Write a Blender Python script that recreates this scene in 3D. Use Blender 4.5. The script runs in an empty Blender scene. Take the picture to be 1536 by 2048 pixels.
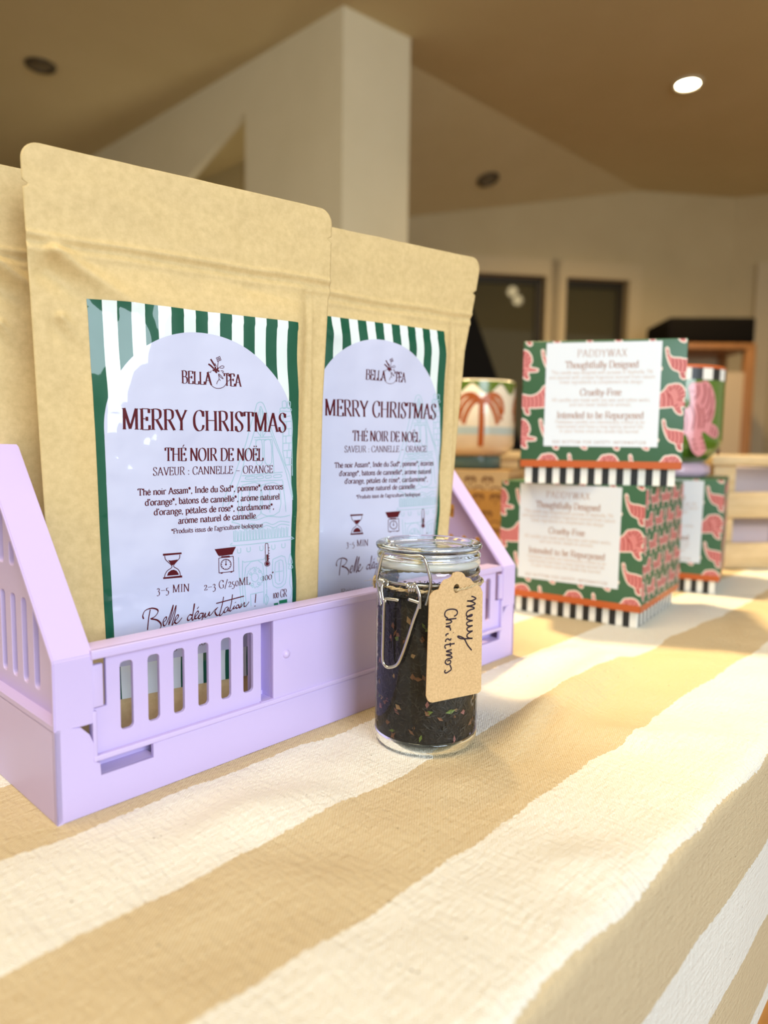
import bpy, bmesh, math, random
from mathutils import Vector, Matrix, noise
from mathutils.geometry import tessellate_polygon
random.seed(7)
PI = math.pi
SC = bpy.context.scene
COL = SC.collection
TZ = 0.75                     # table top height
CZ = TZ + 1.75                # ceiling height

# ---------------------------------------------------------------- camera
cam_d = bpy.data.cameras.new('camera'); cam = bpy.data.objects.new('camera', cam_d); COL.objects.link(cam)
F_PX, PITCH, ROLL = 1404.6, 0.0948, 0.0129
fw = Vector((0, math.cos(PITCH), -math.sin(PITCH))); up0 = Vector((0, math.sin(PITCH), math.cos(PITCH))); r0 = Vector((1, 0, 0))
rt = r0 * math.cos(ROLL) + up0 * math.sin(ROLL); up = -r0 * math.sin(ROLL) + up0 * math.cos(ROLL)
cam.matrix_world = Matrix(((rt.x, up.x, -fw.x, 0), (rt.y, up.y, -fw.y, 0), (rt.z, up.z, -fw.z, TZ + 0.175), (0, 0, 0, 1)))
cam_d.sensor_fit = 'VERTICAL'; cam_d.sensor_height = 36.0; cam_d.sensor_width = 27.0
cam_d.lens = 36.0 * F_PX / 2048.0
cam_d.clip_start = 0.01
cam_d.dof.use_dof = True; cam_d.dof.focus_distance = 0.405; cam_d.dof.aperture_fstop = 5.0
SC.camera = cam

# ---------------------------------------------------------------- light and exposure
SC.view_settings.view_transform = 'Standard'; SC.view_settings.look = 'None'
SC.view_settings.gamma = 1.0; SC.view_settings.use_curve_mapping = False
SC.view_settings.exposure = 0.10
wd = bpy.data.worlds.new('world'); SC.world = wd; wd.use_nodes = True
wd.node_tree.nodes['Background'].inputs[0].default_value = (1.0, 0.88, 0.64, 1); wd.node_tree.nodes['Background'].inputs[1].default_value = 0.50

def area_light(name, loc, target, sx, sy, power, color):
    d = bpy.data.lights.new(name, 'AREA'); d.shape = 'RECTANGLE'; d.size = sx; d.size_y = sy; d.energy = power; d.color = color
    o = bpy.data.objects.new(name, d); COL.objects.link(o); o.location = loc
    o.rotation_euler = (Vector(target) - Vector(loc)).to_track_quat('-Z', 'Y').to_euler(); return o
def spot_light(name, loc, target, power, color, angle, radius, blend=0.6):
    d = bpy.data.lights.new(name, 'SPOT'); d.energy = power; d.color = color; d.spot_size = angle; d.spot_blend = blend; d.shadow_soft_size = radius
    o = bpy.data.objects.new(name, d); COL.objects.link(o); o.location = loc
    o.rotation_euler = (Vector(target) - Vector(loc)).to_track_quat('-Z', 'Y').to_euler(); return o
# daylight through the window behind the camera, to the right
area_light('window_daylight', (1.25, -1.70, TZ + 0.95), (0.1, 0.45, TZ + 0.1), 1.3, 1.5, 66, (0.74, 0.87, 1.0))
# warm ceiling lamp above the table, then a broad overhead fill
spot_light('table_lamp_light', (-0.12, 1.12, CZ - 0.03), (0.55, 0.85, TZ), 230, (1.0, 0.74, 0.38), math.radians(47), 0.06, 0.8)
area_light('overhead_fill_light', (-0.35, 0.15, CZ - 0.02), (0.0, 0.4, TZ), 0.9, 0.9, 36, (1.0, 0.80, 0.50))  # soft warm fill added for the near part of the table, no real panel
# unseen fill light added to brighten the stair opening behind the wall block
pl_d = bpy.data.lights.new('stair_fill_light', 'POINT'); pl_d.energy = 5; pl_d.color = (1.0, 0.86, 0.6); pl_d.shadow_soft_size = 0.1
pl_o = bpy.data.objects.new('stair_fill_light', pl_d); COL.objects.link(pl_o); pl_o.location = (-1.05, 3.75, 1.55)
# warm lamp of the room behind
spot_light('room_lamp_light', (1.29, 3.2, CZ - 0.03), (1.2, 3.3, 0), 85, (1.0, 0.68, 0.32), math.radians(150), 0.05, 0.9)

# ---------------------------------------------------------------- helpers
def tag(o, label=None, cat=None, group=None, kind=None):
    if label: o['label'] = label
    if cat: o['category'] = cat
    if group: o['group'] = group
    if kind: o['kind'] = kind
    return o
def empty(name, loc=(0, 0, 0), rz=0.0, label=None, cat=None, group=None):
    o = bpy.data.objects.new(name, None); COL.objects.link(o); o.location = loc; o.rotation_euler = (0, 0, rz); o.empty_display_size = 0.05
    return tag(o, label, cat, group)
def link(name, me, parent=None, loc=(0, 0, 0), rz=0.0):
    o = bpy.data.objects.new(name, me); COL.objects.link(o); o.parent = parent; o.location = loc; o.rotation_euler = (0, 0, rz); return o
def copy_tree(o, parent=None):
    c = o.copy(); COL.objects.link(c); c.parent = parent
    for ch in list(o.children): copy_tree(ch, c)
    return c

class MB:
    """collects geometry of one mesh object"""
    def __init__(s): s.v = []; s.f = []; s.m = []; s.sm = []; s.uv = {}
    def add(s, verts, faces, mat=0, smooth=False):
        b = len(s.v); s.v += [tuple(p) for p in verts]
        for f in faces: s.f.append(tuple(b + i for i in f)); s.m.append(mat); s.sm.append(smooth)
        return b
    def box(s, x0, x1, y0, y1, z0, z1, mat=0, M=None):
        vs = [Vector((x, y, z)) for z in (z0, z1) for y in (y0, y1) for x in (x0, x1)]
        if M is not None: vs = [M @ p for p in vs]
        s.add(vs, [(0, 2, 3, 1), (4, 5, 7, 6), (0, 1, 5, 4), (2, 6, 7, 3), (0, 4, 6, 2), (1, 3, 7, 5)], mat)
    def rbox(s, x0, x1, y0, y1, z0, z1, r, mat=0, M=None, seg=3):
        bm = bmesh.new(); bmesh.ops.create_cube(bm, size=1.0)
        for v in bm.verts: v.co = Vector((x0 + (v.co.x + .5) * (x1 - x0), y0 + (v.co.y + .5) * (y1 - y0), z0 + (v.co.z + .5) * (z1 - z0)))
        bmesh.ops.bevel(bm, geom=list(bm.edges), offset=r, segments=seg, affect='EDGES', profile=0.5)
        bm.verts.index_update()
        vs = [(M @ v.co if M is not None else v.co.copy()) for v in bm.verts]
        s.add(vs, [tuple(v.index for v in f.verts) for f in bm.faces], mat, True); bm.free()
    def lathe(s, prof, n=64, mat=0, c=(0, 0), closed=False, smooth=True, a0=0.0, a1=2 * PI):
        full = abs(a1 - a0 - 2 * PI) < 1e-6; k = n if full else n + 1; vs = []
        for r, z in prof:
            for i in range(k):
                a = a0 + (a1 - a0) * i / n; vs.append((c[0] + r * math.cos(a), c[1] + r * math.sin(a), z))
        fs = []; P = len(prof)
        for j in range(P if closed else P - 1):
            for i in range(n):
                i2 = (i + 1) % k; j2 = (j + 1) % P; fs.append((j * k + i, j * k + i2, j2 * k + i2, j2 * k + i))
        s.add(vs, fs, mat, smooth)
    def tube(s, pts, r, n=8, mat=0, closed=False):
        pts = [Vector(p) for p in pts]; N = len(pts); vs = []; prev = None
        for i, p in enumerate(pts):
            if closed: t = (pts[(i + 1) % N] - pts[i - 1])
            else: t = pts[min(i + 1, N - 1)] - pts[max(i - 1, 0)]
            t = t.normalized() if t.length > 1e-12 else Vector((0, 0, 1))
            if prev is None: a = t.orthogonal().normalized()
            else:
                a = prev - t * prev.dot(t); a = a.normalized() if a.length > 1e-9 else t.orthogonal().normalized()
            prev = a; b = t.cross(a); rr = r[i] if isinstance(r, (list, tuple)) else r
            for k in range(n):
                w = 2 * PI * k / n; vs.append(p + a * (math.cos(w) * rr) + b * (math.sin(w) * rr))
        fs = []
        for i in range(N if closed else N - 1):
            j = (i + 1) % N
            for k in range(n): fs.append((i * n + k, i * n + (k + 1) % n, j * n + (k + 1) % n, j * n + k))
        if not closed: fs += [tuple(range(n - 1, -1, -1)), tuple((N - 1) * n + k for k in range(n))]
        s.add(vs, fs, mat, True)
    def merge_mesh(s, me, fn, mat=0, smooth=False):
        s.add([fn(v.co) for v in me.vertices], [tuple(p.vertices) for p in me.polygons], mat, smooth)
    def poly(s, pts, fn, mat=0, clip=None, sub=None):
        """filled flat outline, mapped by fn(x, y)"""
        t = tessellate_polygon([[Vector((x, y, 0)) for x, y in pts]])
        for tri in t:
            tp = [pts[i] for i in tri]
            if clip: tp = clip_poly(tp, clip)
            if len(tp) >= 3: s.add([fn(x, y) for x, y in tp], [tuple(range(len(tp)))], mat)
    def poly_strips(s, pts, fn, mat, dx):
        x0 = min(p[0] for p in pts); x1 = max(p[0] for p in pts); k = max(1, int(math.ceil((x1 - x0) / dx)))
        for i in range(k): s.poly(pts, fn, mat, (x0 + (x1 - x0) * i / k, x0 + (x1 - x0) * (i + 1) / k, -9, 9))
    def stroke(s, pts, fn, w, mat=0, step=None, clip=None, nib=None, closed=False):
        """ribbon of width w along pts; nib=(thin, thick, angle) gives pen contrast"""
        P = [Vector((x, y)) for x, y in pts]
        if step:
            Q = [P[0]]
            for a, b in zip(P, P[1:]):
                k = max(1, int(math.ceil((b - a).length / step)))
                Q += [a.lerp(b, (i + 1) / k) for i in range(k)]
            P = Q
        L = []; R = []
        for i, p in enumerate(P):
            t = P[min(i + 1, len(P) - 1)] - P[max(i - 1, 0)]
            if t.length < 1e-9: t = Vector((1, 0))
            t = t.normalized(); nn = Vector((-t.y, t.x)); ww = w
            if nib:
                a = math.atan2(t.y, t.x) - nib[2]; ww = nib[0] + (nib[1] - nib[0]) * math.sin(a) ** 2
            L.append(p + nn * ww / 2); R.append(p - nn * ww / 2)
        for i in range(len(P) - 1):
            q = [L[i], R[i], R[i + 1], L[i + 1]]; q = [(a.x, a.y) for a in q]
            if clip: q = clip_poly(q, clip)
            if len(q) >= 3: s.add([fn(x, y) for x, y in q], [tuple(range(len(q)))], mat)
    def mesh(s, name, mats):
        me = bpy.data.meshes.new(name); me.from_pydata(s.v, [], s.f)
        for m in (mats if isinstance(mats, (list, tuple)) else [mats]): me.materials.append(m)
        me.polygons.foreach_set('material_index', s.m); me.polygons.foreach_set('use_smooth', s.sm); me.update(); return me
    def build(s, name, mats, parent=None, loc=(0, 0, 0), rz=0.0): return link(name, s.mesh(name, mats), parent, loc, rz)

def clip_poly(pts, rect):
    x0, x1, y0, y1 = rect
    for ax, lim, sg in ((0, x0, 1), (0, x1, -1), (1, y0, 1), (1, y1, -1)):
        out = []
        for i in range(len(pts)):
            a, b = pts[i - 1], pts[i]; da, db = (a[ax] - lim) * sg, (b[ax] - lim) * sg
            if (da >= 0) != (db >= 0):
                t = da / (da - db); out.append((a[0] + (b[0] - a[0]) * t, a[1] + (b[1] - a[1]) * t))
            if db >= 0: out.append(b)
        pts = out
        if len(pts) < 3: return []
    return pts
def smooth_line(pts, k=6):
    P = [Vector((x, y)) for x, y in pts]
    if len(P) < 3: return pts
    out = []
    for i in range(len(P) - 1):
        p0, p1, p2, p3 = P[max(i - 1, 0)], P[i], P[i + 1], P[min(i + 2, len(P) - 1)]
        for j in range(k):
            t = j / k; q = 0.5 * (2 * p1 + (p2 - p0) * t + (2 * p0 - 5 * p1 + 4 * p2 - p3) * t * t + (3 * p1 - p0 - 3 * p2 + p3) * t ** 3); out.append((q.x, q.y))
    out.append((P[-1].x, P[-1].y)); return out
def smooth3(pts, k=6):
    P = [Vector(p) for p in pts]; out = []
    for i in range(len(P) - 1):
        p0, p1, p2, p3 = P[max(i - 1, 0)], P[i], P[i + 1], P[min(i + 2, len(P) - 1)]
        for j in range(k):
            t = j / k; out.append(0.5 * (2 * p1 + (p2 - p0) * t + (2 * p0 - 5 * p1 + 4 * p2 - p3) * t * t + (3 * p1 - p0 - 3 * p2 + p3) * t ** 3))
    out.append(P[-1]); return out
def plate_mesh(polys, depth, bevel=0.0):
    """flat plate with holes: first outline is outer, the rest are holes; lies in xy, thickness along z around 0"""
    cu = bpy.data.curves.new('c', 'CURVE'); cu.dimensions = '2D'; cu.fill_mode = 'BOTH'; cu.extrude = depth / 2 - bevel; cu.bevel_depth = bevel; cu.bevel_resolution = 2; cu.offset = -bevel
    for pts in polys:
        sp = cu.splines.new('POLY'); sp.points.add(len(pts) - 1)
        for i, (x, y) in enumerate(pts): sp.points[i].co = (x, y, 0, 1)
        sp.use_cyclic_u = True
    o = bpy.data.objects.new('c', cu); COL.objects.link(o)
    dg = bpy.context.evaluated_depsgraph_get(); me = bpy.data.meshes.new_from_object(o.evaluated_get(dg))
    bpy.data.objects.remove(o); bpy.data.curves.remove(cu); return me
def rrect(x0, x1, y0, y1, r, k=4):
    out = []
    for cx, cy, a in ((x1 - r, y1 - r, 0), (x0 + r, y1 - r, 1), (x0 + r, y0 + r, 2), (x1 - r, y0 + r, 3)):
        for i in range(k + 1):
            w = (a + i / k) * PI / 2; out.append((cx + r * math.cos(w), cy + r * math.sin(w)))
    return out
def sstep(x): x = max(0.0, min(1.0, x)); return x * x * (3 - 2 * x)
def interp(tab, x):
    if x <= tab[0][0]: return tab[0][1]
    for (a, b), (c, d) in zip(tab, tab[1:]):
        if x <= c: return b + (d - b) * (x - a) / (c - a)
    return tab[-1][1]

# ---------------------------------------------------------------- materials
def mat(name, color, rough=0.6, metal=0.0, spec=0.5, coat=0.0, emit=None, estr=0.0, alpha=None):
    m = bpy.data.materials.new(name); m.use_nodes = True; b = m.node_tree.nodes['Principled BSDF']
    b.inputs['Base Color'].default_value = (*color, 1); b.inputs['Roughness'].default_value = rough; b.inputs['Metallic'].default_value = metal
    b.inputs['Specular IOR Level'].default_value = spec; b.inputs['Coat Weight'].default_value = coat
    if emit: b.inputs['Emission Color'].default_value = (*emit, 1); b.inputs['Emission Strength'].default_value = estr
    return m
def nd(m, t, **kw):
    n = m.node_tree.nodes.new(t)
    for k, v in kw.items():
        if k in ('inp',):
            for kk, vv in v.items(): n.inputs[kk].default_value = vv
        else: setattr(n, k, v)
    return n
def lk(m, a, b): m.node_tree.links.new(a, b)
def bsdf(m): return m.node_tree.nodes['Principled BSDF']
def noisy(m, c1, c2, scale=40, detail=6, coord='Object', bump=0.0, bscale=None, bdist=0.001, lo=0.3, hi=0.7, stretch=(1, 1, 1)):
    """mottled colour between c1 and c2, optional fine bump"""
    tc = nd(m, 'ShaderNodeTexCoord'); mp = nd(m, 'ShaderNodeMapping'); mp.inputs['Scale'].default_value = stretch; lk(m, tc.outputs[coord], mp.inputs[0])
    n = nd(m, 'ShaderNodeTexNoise', inp={'Scale': scale, 'Detail': detail, 'Roughness': 0.65}); lk(m, mp.outputs[0], n.inputs['Vector'])
    r = nd(m, 'ShaderNodeValToRGB'); r.color_ramp.elements[0].position = lo; r.color_ramp.elements[1].position = hi
    r.color_ramp.elements[0].color = (*c1, 1); r.color_ramp.elements[1].color = (*c2, 1)
    lk(m, n.outputs['Fac'], r.inputs[0]); lk(m, r.outputs[0], bsdf(m).inputs['Base Color'])
    if bump:
        n2 = nd(m, 'ShaderNodeTexNoise', inp={'Scale': bscale or scale, 'Detail': 4}); lk(m, mp.outputs[0], n2.inputs['Vector'])
        bp = nd(m, 'ShaderNodeBump', inp={'Strength': bump, 'Distance': bdist}); lk(m, n2.outputs['Fac'], bp.inputs['Height']); lk(m, bp.outputs[0], bsdf(m).inputs['Normal'])
    return m
def math_node(m, op, a, b=None, c=None):
    n = nd(m, 'ShaderNodeMath', operation=op)
    for i, x in enumerate((a, b, c)):
        if x is None: continue
        if isinstance(x, (int, float)): n.inputs[i].default_value = x
        else: lk(m, x, n.inputs[i])
    return n.outputs[0]
def mix_col(m, fac, a, b):
    n = nd(m, 'ShaderNodeMix', data_type='RGBA')
    if isinstance(fac, (int, float)): n.inputs[0].default_value = fac
    else: lk(m, fac, n.inputs[0])
    for i, x in ((6, a), (7, b)):
        if isinstance(x, tuple): n.inputs[i].default_value = (*x, 1)
        else: lk(m, x, n.inputs[i])
    return n.outputs[2]
def thin_glass(name, tint, gl=1.0):
    m = bpy.data.materials.new(name); m.use_nodes = True; nt = m.node_tree; nt.nodes.clear()
    out = nt.nodes.new('ShaderNodeOutputMaterial'); tr = nt.nodes.new('ShaderNodeBsdfTransparent'); tr.inputs[0].default_value = (*tint, 1)
    g = nt.nodes.new('ShaderNodeBsdfGlossy'); g.inputs['Roughness'].default_value = 0.02; fr = nt.nodes.new('ShaderNodeFresnel'); fr.inputs[0].default_value = 1.5
    mx = nt.nodes.new('ShaderNodeMixShader'); mu = nt.nodes.new('ShaderNodeMath'); mu.operation = 'MULTIPLY'; mu.inputs[1].default_value = gl; mu.use_clamp = True
    nt.links.new(fr.outputs[0], mu.inputs[0]); nt.links.new(mu.outputs[0], mx.inputs[0]); nt.links.new(tr.outputs[0], mx.inputs[1]); nt.links.new(g.outputs[0], mx.inputs[2]); nt.links.new(mx.outputs[0], out.inputs[0]); return m
def real_glass(name, tint, ior=1.47, rough=0.0):
    m = bpy.data.materials.new(name); m.use_nodes = True; nt = m.node_tree; nt.nodes.clear()
    out = nt.nodes.new('ShaderNodeOutputMaterial'); g = nt.nodes.new('ShaderNodeBsdfGlass'); g.inputs[0].default_value = (*tint, 1); g.inputs['IOR'].default_value = ior; g.inputs['Roughness'].default_value = rough
    nt.links.new(g.outputs[0], out.inputs[0]); return m

LAVENDER = mat('lavender_plastic', (0.575, 0.475, 0.79), 0.38)
KRAFT = noisy(mat('kraft_paper', (0.6, 0.43, 0.22), 0.62, spec=0.3), (0.55, 0.41, 0.19), (0.70, 0.535, 0.27), 260, 12, bump=0.12, bscale=900, bdist=0.0006, lo=0.25, hi=0.75)
MAROON = mat('maroon_ink', (0.085, 0.005, 0.010), 0.5, spec=0.15)
TEAL_INK = mat('pale_teal_ink', (0.33, 0.50, 0.58), 0.5, spec=0.15)
GREEN_INK = mat('green_ink', (0.01, 0.16, 0.08), 0.35)
STEEL = mat('steel_wire', (0.52, 0.51, 0.48), 0.2, metal=1.0)
GLASS_THIN = thin_glass('jar_glass_wall', (0.955, 0.975, 0.965), 0.75)
GLASS = real_glass('jar_glass_thick', (0.97, 0.99, 0.98))
GLASS_NECK = thin_glass('jar_glass_neck', (0.90, 0.94, 0.92), 1.6)
SILICONE = mat('clear_silicone', (0.74, 0.77, 0.74), 0.3); bsdf(SILICONE).inputs['Alpha'].default_value = 0.5
TAGPAPER = noisy(mat('tag_kraft_card', (0.62, 0.42, 0.22), 0.75, spec=0.2), (0.52, 0.34, 0.165), (0.70, 0.49, 0.26), 900, 8, bump=0.1, bscale=1200, bdist=0.0004)
BLACK_INK = mat('dark_ink', (0.02, 0.008, 0.02), 0.5)
TWINE = noisy(mat('jute_twine', (0.5, 0.38, 0.2), 0.9), (0.33, 0.24, 0.12), (0.62, 0.5, 0.3), 900, 4)
WOOD_CRATE = noisy(mat('pale_wood', (0.62, 0.46, 0.24), 0.6), (0.52, 0.36, 0.17), (0.68, 0.52, 0.29), 14, 6, stretch=(1, 1, 9))
WOOD_TABLE = noisy(mat('oak_wood', (0.5, 0.22, 0.05), 0.45), (0.42, 0.17, 0.035), (0.58, 0.27, 0.07), 10, 6, stretch=(1, 6, 6))
WHITE_CARD = mat('white_card', (0.70, 0.765, 0.84), 0.5)
TIGER_GREEN = mat('tiger_green', (0.035, 0.115, 0.055), 0.45)
TIGER_PINK = mat('tiger_pink', (0.62, 0.225, 0.22), 0.45)
TIGER_RED = mat('tiger_stripe_red', (0.36, 0.05, 0.05), 0.45)
CREAM_INK = mat('cream_ink', (0.82, 0.74, 0.66), 0.45)
ORANGE = mat('burnt_orange', (0.47, 0.098, 0.02), 0.4)
BLACK = mat('black_ink', (0.012, 0.014, 0.016), 0.4)
WHITE = mat('white_ink', (0.83, 0.82, 0.76), 0.45)
BROWN_INK = mat('brown_ink', (0.42, 0.27, 0.22), 0.5)
PALE_INK = mat('pale_brown_ink', (0.60, 0.50, 0.46), 0.5)
# ================================================================ the room
def struct(name, mb, mats, label=None):
    o = mb.build(name, mats); o['kind'] = 'structure'; o['label'] = label or name; return o
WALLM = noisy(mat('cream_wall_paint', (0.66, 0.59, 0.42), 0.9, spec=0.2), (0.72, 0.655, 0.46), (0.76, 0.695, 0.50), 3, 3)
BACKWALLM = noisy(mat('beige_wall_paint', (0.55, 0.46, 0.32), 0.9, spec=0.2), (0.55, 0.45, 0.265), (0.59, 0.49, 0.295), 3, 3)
CEILM = noisy(mat('ceiling_paint', (0.56, 0.48, 0.33), 0.92, spec=0.2), (0.66, 0.56, 0.325), (0.70, 0.60, 0.365), 2, 3)
FLOORM = noisy(mat('parquet', (0.34, 0.17, 0.06), 0.4), (0.28, 0.13, 0.04), (0.40, 0.21, 0.08), 5, 6, stretch=(1, 8, 1))
FRAMEM = mat('cream_door_frame', (0.57, 0.47, 0.285), 0.55)
b = MB(); b.box(-5, 6, -3.2, 7, -0.06, 0); struct('floor', b, FLOORM)
# ceiling: flat sheet, with a sloping part towards the back left
A_ = (0.09, 3.08); B_ = (1.55, 4.48)
b = MB(); z = CZ
b.add([(-5, -0.35, z), (6, -0.35, z), (6, 7, z), (B_[0], 7, z), (B_[0], B_[1], z), (A_[0], A_[1], z), (A_[0], 7, z), (-5, 7, z),
       (-5, -0.35, z + .1), (6, -0.35, z + .1), (6, 7, z + .1), (-5, 7, z + .1)],
      [(1, 0, 5, 4, 2), (4, 3, 2), (0, 7, 6, 5), (8, 9, 10, 11), (0, 1, 9, 8), (1, 2, 10, 9), (7, 0, 8, 11)])
struct('ceiling', b, CEILM)
wd2 = Vector((0.988, 0.155, 0)); wn2 = Vector((0.155, -0.988, 0))       # back wall direction and its normal towards the room
W0 = Vector((1.55, 4.48, 0))
zc = TZ + 1.514; Pc = Vector((0.159, 4.259, 0)); 
b = MB(); k = (Vector((Pc.x, Pc.y, zc)) - Vector((B_[0], B_[1], CZ)))
C2 = Vector((B_[0], B_[1], CZ)) + k * 1.6; dz = C2.z - .05
b.add([(A_[0], A_[1], CZ), (B_[0], B_[1], CZ), tuple(C2), (A_[0], A_[1], CZ + .08), (B_[0], B_[1], CZ + .08), (C2.x, C2.y, C2.z + .08)], [(0, 1, 2), (5, 4, 3), (0, 3, 4, 1), (1, 4, 5, 2), (2, 5, 3, 0)])
struct('trim_1', b, CEILM, 'sloping part of the ceiling beside the pillar')
def along(s, z, off=0.0): p = W0 + wd2 * s + wn2 * off; return Vector((p.x, p.y, z))
def wall_box(mb, s0, s1, z0, z1, o0, o1, m=0):
    vs = [along(s, z, o) for z in (z0, z1) for o in (o0, o1) for s in (s0, s1)]
    mb.add(vs, [(0, 2, 3, 1), (4, 5, 7, 6), (0, 1, 5, 4), (2, 6, 7, 3), (0, 4, 6, 2), (1, 3, 7, 5)], m)
# back wall, with openings for two glazed doors
def S(x, y): return (Vector((x, y, 0)) - W0).dot(wd2)
d1 = (S(0.541, 4.32) - .12, S(0.96, 4.386)); d2 = (S(1.087, 4.406), S(1.49, 4.47)); dtop = TZ + 1.205; sC = S(2.185, 4.581)
b = MB()
wall_box(b, -2.4, d1[0], 0, CZ, -.15, 0); wall_box(b, d1[1], d2[0], 0, dtop, -.15, 0); wall_box(b, d2[1], sC, 0, dtop, -.15, 0); wall_box(b, d1[0], sC, dtop, CZ, -.15, 0)
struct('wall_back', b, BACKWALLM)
b = MB(); pc = along(sC, 0); rd = Vector((0.93, -0.36, 0)); rn = Vector((-0.36, -0.93, 0))
def rbx(mb, s0, s1, z0, z1, o0, o1, m=0):
    vs = []
    for z_ in (z0, z1):
        for o in (o0, o1):
            for s_ in (s0, s1): q = pc + rd * s_ + rn * o; vs.append((q.x, q.y, z_))
    mb.add(vs, [(0, 2, 3, 1), (4, 5, 7, 6), (0, 1, 5, 4), (2, 6, 7, 3), (0, 4, 6, 2), (1, 3, 7, 5)], m)
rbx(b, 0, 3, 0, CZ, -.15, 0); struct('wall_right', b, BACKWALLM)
b = MB(); rbx(b, .14, .24, 0, dtop + .13, 0, .035); rbx(b, .24, 1.05, dtop + .03, dtop + .13, 0, .035); rbx(b, .95, 1.05, 0, dtop + .03, 0, .035)
d3 = struct('door_3', b, FRAMEM, 'cream door in the right wall')
b = MB(); rbx(b, .245, .945, 0.01, dtop + .025, .002, .02); b.build('door_leaf', BACKWALLM, d3)
GLASSDARK = mat('dark_door_glass', (0.075, 0.068, 0.036), 0.03, spec=0.5)
DARKREB = mat('dark_door_edge', (0.03, 0.022, 0.008), 0.5)
for i, (a0, a1) in enumerate((d1, d2)):
    b = MB(); wall_box(b, a0 - .1, a0, 0, dtop + .1, 0, .03); wall_box(b, a1, a1 + .085, 0, dtop + .1, 0, .03); wall_box(b, a0, a1, dtop, dtop + .1, 0, .03)
    o = struct('door_%d' % (i + 1), b, FRAMEM, 'glazed door in the back wall')
    b = MB(); e_ = .035
    wall_box(b, a0, a0 + e_, .02, dtop, -.09, -.04); wall_box(b, a1 - e_, a1, .02, dtop, -.09, -.04); wall_box(b, a0 + e_, a1 - e_, dtop - e_, dtop, -.09, -.04); wall_box(b, a0 + e_, a1 - e_, .02, .14, -.09, -.04)
    b.build('door_leaf', DARKREB, o)
    b = MB(); wall_box(b, a0 + e_, a1 - e_, .14, dtop - e_, -.075, -.065); b.build('pane', GLASSDARK, o)
# the corner block of wall left of the centre, with a sloping stair opening
bc = Vector((-.17, 2.69, 0)); bl = Vector((-.733, .681, 0)).normalized(); br = Vector((.25, .2, 0)).normalized(); bh = .32
b = MB(); inn = Vector((bl.y * -1, bl.x, 0)); inn = inn if inn.dot(Vector((0, 1, 0))) > 0 else -inn
def lp(s, z, o=0.0): p = bc + bl * s + inn * o; return (p.x, p.y, z)
n0 = (.595, TZ + 1.564); n1 = (.595, 0.0); sl = (n0[1] - (TZ + 1.421)) / (.98 - .595); sE = .595 + n0[1] / sl
# left face as three pieces around the opening
for quad in ([(0, 0), (.595, 0), (.595, CZ), (0, CZ)], [(.595, n0[1]), (3.4, n0[1]), (3.4, CZ), (.595, CZ)]):
    b.add([lp(s, z) for s, z in quad] + [lp(s, z, .03) for s, z in quad], [(0, 1, 2, 3), (7, 6, 5, 4), (0, 4, 5, 1), (1, 5, 6, 2), (2, 6, 7, 3), (3, 7, 4, 0)])
tri = [(.595, n0[1]), (3.4, n0[1] - sl * (3.4 - .595)), (3.4, n0[1])]
b.add([lp(s, z) for s, z in tri] + [lp(s, z, .03) for s, z in tri], [(0, 1, 2), (5, 4, 3), (0, 3, 4, 1), (1, 4, 5, 2), (2, 5, 3, 0)])
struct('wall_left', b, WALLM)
b = MB(); q = [bc, bc + br * bh, bc + br * bh + inn * .12 + bl * .12, bc + inn * .12 + bl * .0]
q = [bc + br * .0, bc + br * bh, bc + br * bh + bl * .6, bc + bl * .13 + inn * .13]
q[3] = bc + inn * .12; q[2] = bc + br * bh + bl * .12
b.add([(p.x, p.y, 0) for p in q] + [(p.x, p.y, CZ) for p in q], [(0, 1, 2, 3), (7, 6, 5, 4), (0, 4, 5, 1), (1, 5, 6, 2), (2, 6, 7, 3), (3, 7, 4, 0)])
struct('wall_front', b, WALLM, 'narrow end of the wall block')
b = MB(); b.add([lp(.45, 0, .6), lp(3.6, 0, .6), lp(3.6, CZ, .6), lp(.45, CZ, .6)], [(0, 1, 2, 3)]); b.add([lp(.45, 0, .035), lp(.45, 0, .6), lp(.45, CZ, .6), lp(.45, CZ, .035)], [(0, 1, 2, 3)])
struct('wall_stair', b, mat('stair_wall_paint', (0.62, 0.57, 0.43), 0.9))

b = MB(); b.box(-4.6, -4.5, 1.6, 6.9, 0, CZ); struct('wall_west', b, WALLM)
b = MB(); b.box(-4.5, .2, 6.8, 6.9, 0, CZ); struct('wall_north', b, WALLM)
# ceiling lights
RING = mat('dark_metal_ring', (0.10, 0.08, 0.05), 0.35, metal=0.6); BULB = mat('lit_lamp_glass', (1, 1, 1), 0.3, emit=(1.0, 0.9, 0.66), estr=26); DEAD = mat('unlit_lamp_glass', (0.16, 0.13, 0.08), 0.25)
def downlight(x, y, lit, label, r=.05, zc=CZ):
    t = empty('ceiling_light', (x, y, zc), 0, label, 'ceiling light', None)
    b = MB(); b.lathe([(r * .74, .002), (r * .74, -.008), (r * .86, -.012), (r, -.009), (r * 1.02, 0), (r * .74, .002)], 32); b.build('ring', RING if not lit else mat('pale_ring', (.7, .62, .45), .4), t)
    b = MB(); b.lathe([(0, -.006), (r * .5, -.0065), (r * .735, -.004)], 32); b.build('lamp', BULB if lit else DEAD, t); return t
downlight(1.29, 3.2, True, 'lit round recessed ceiling light on the right', .062)
downlight(-1.47, 3.12, False, 'unlit dark recessed ceiling light at upper left above the wall block', .06)
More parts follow.
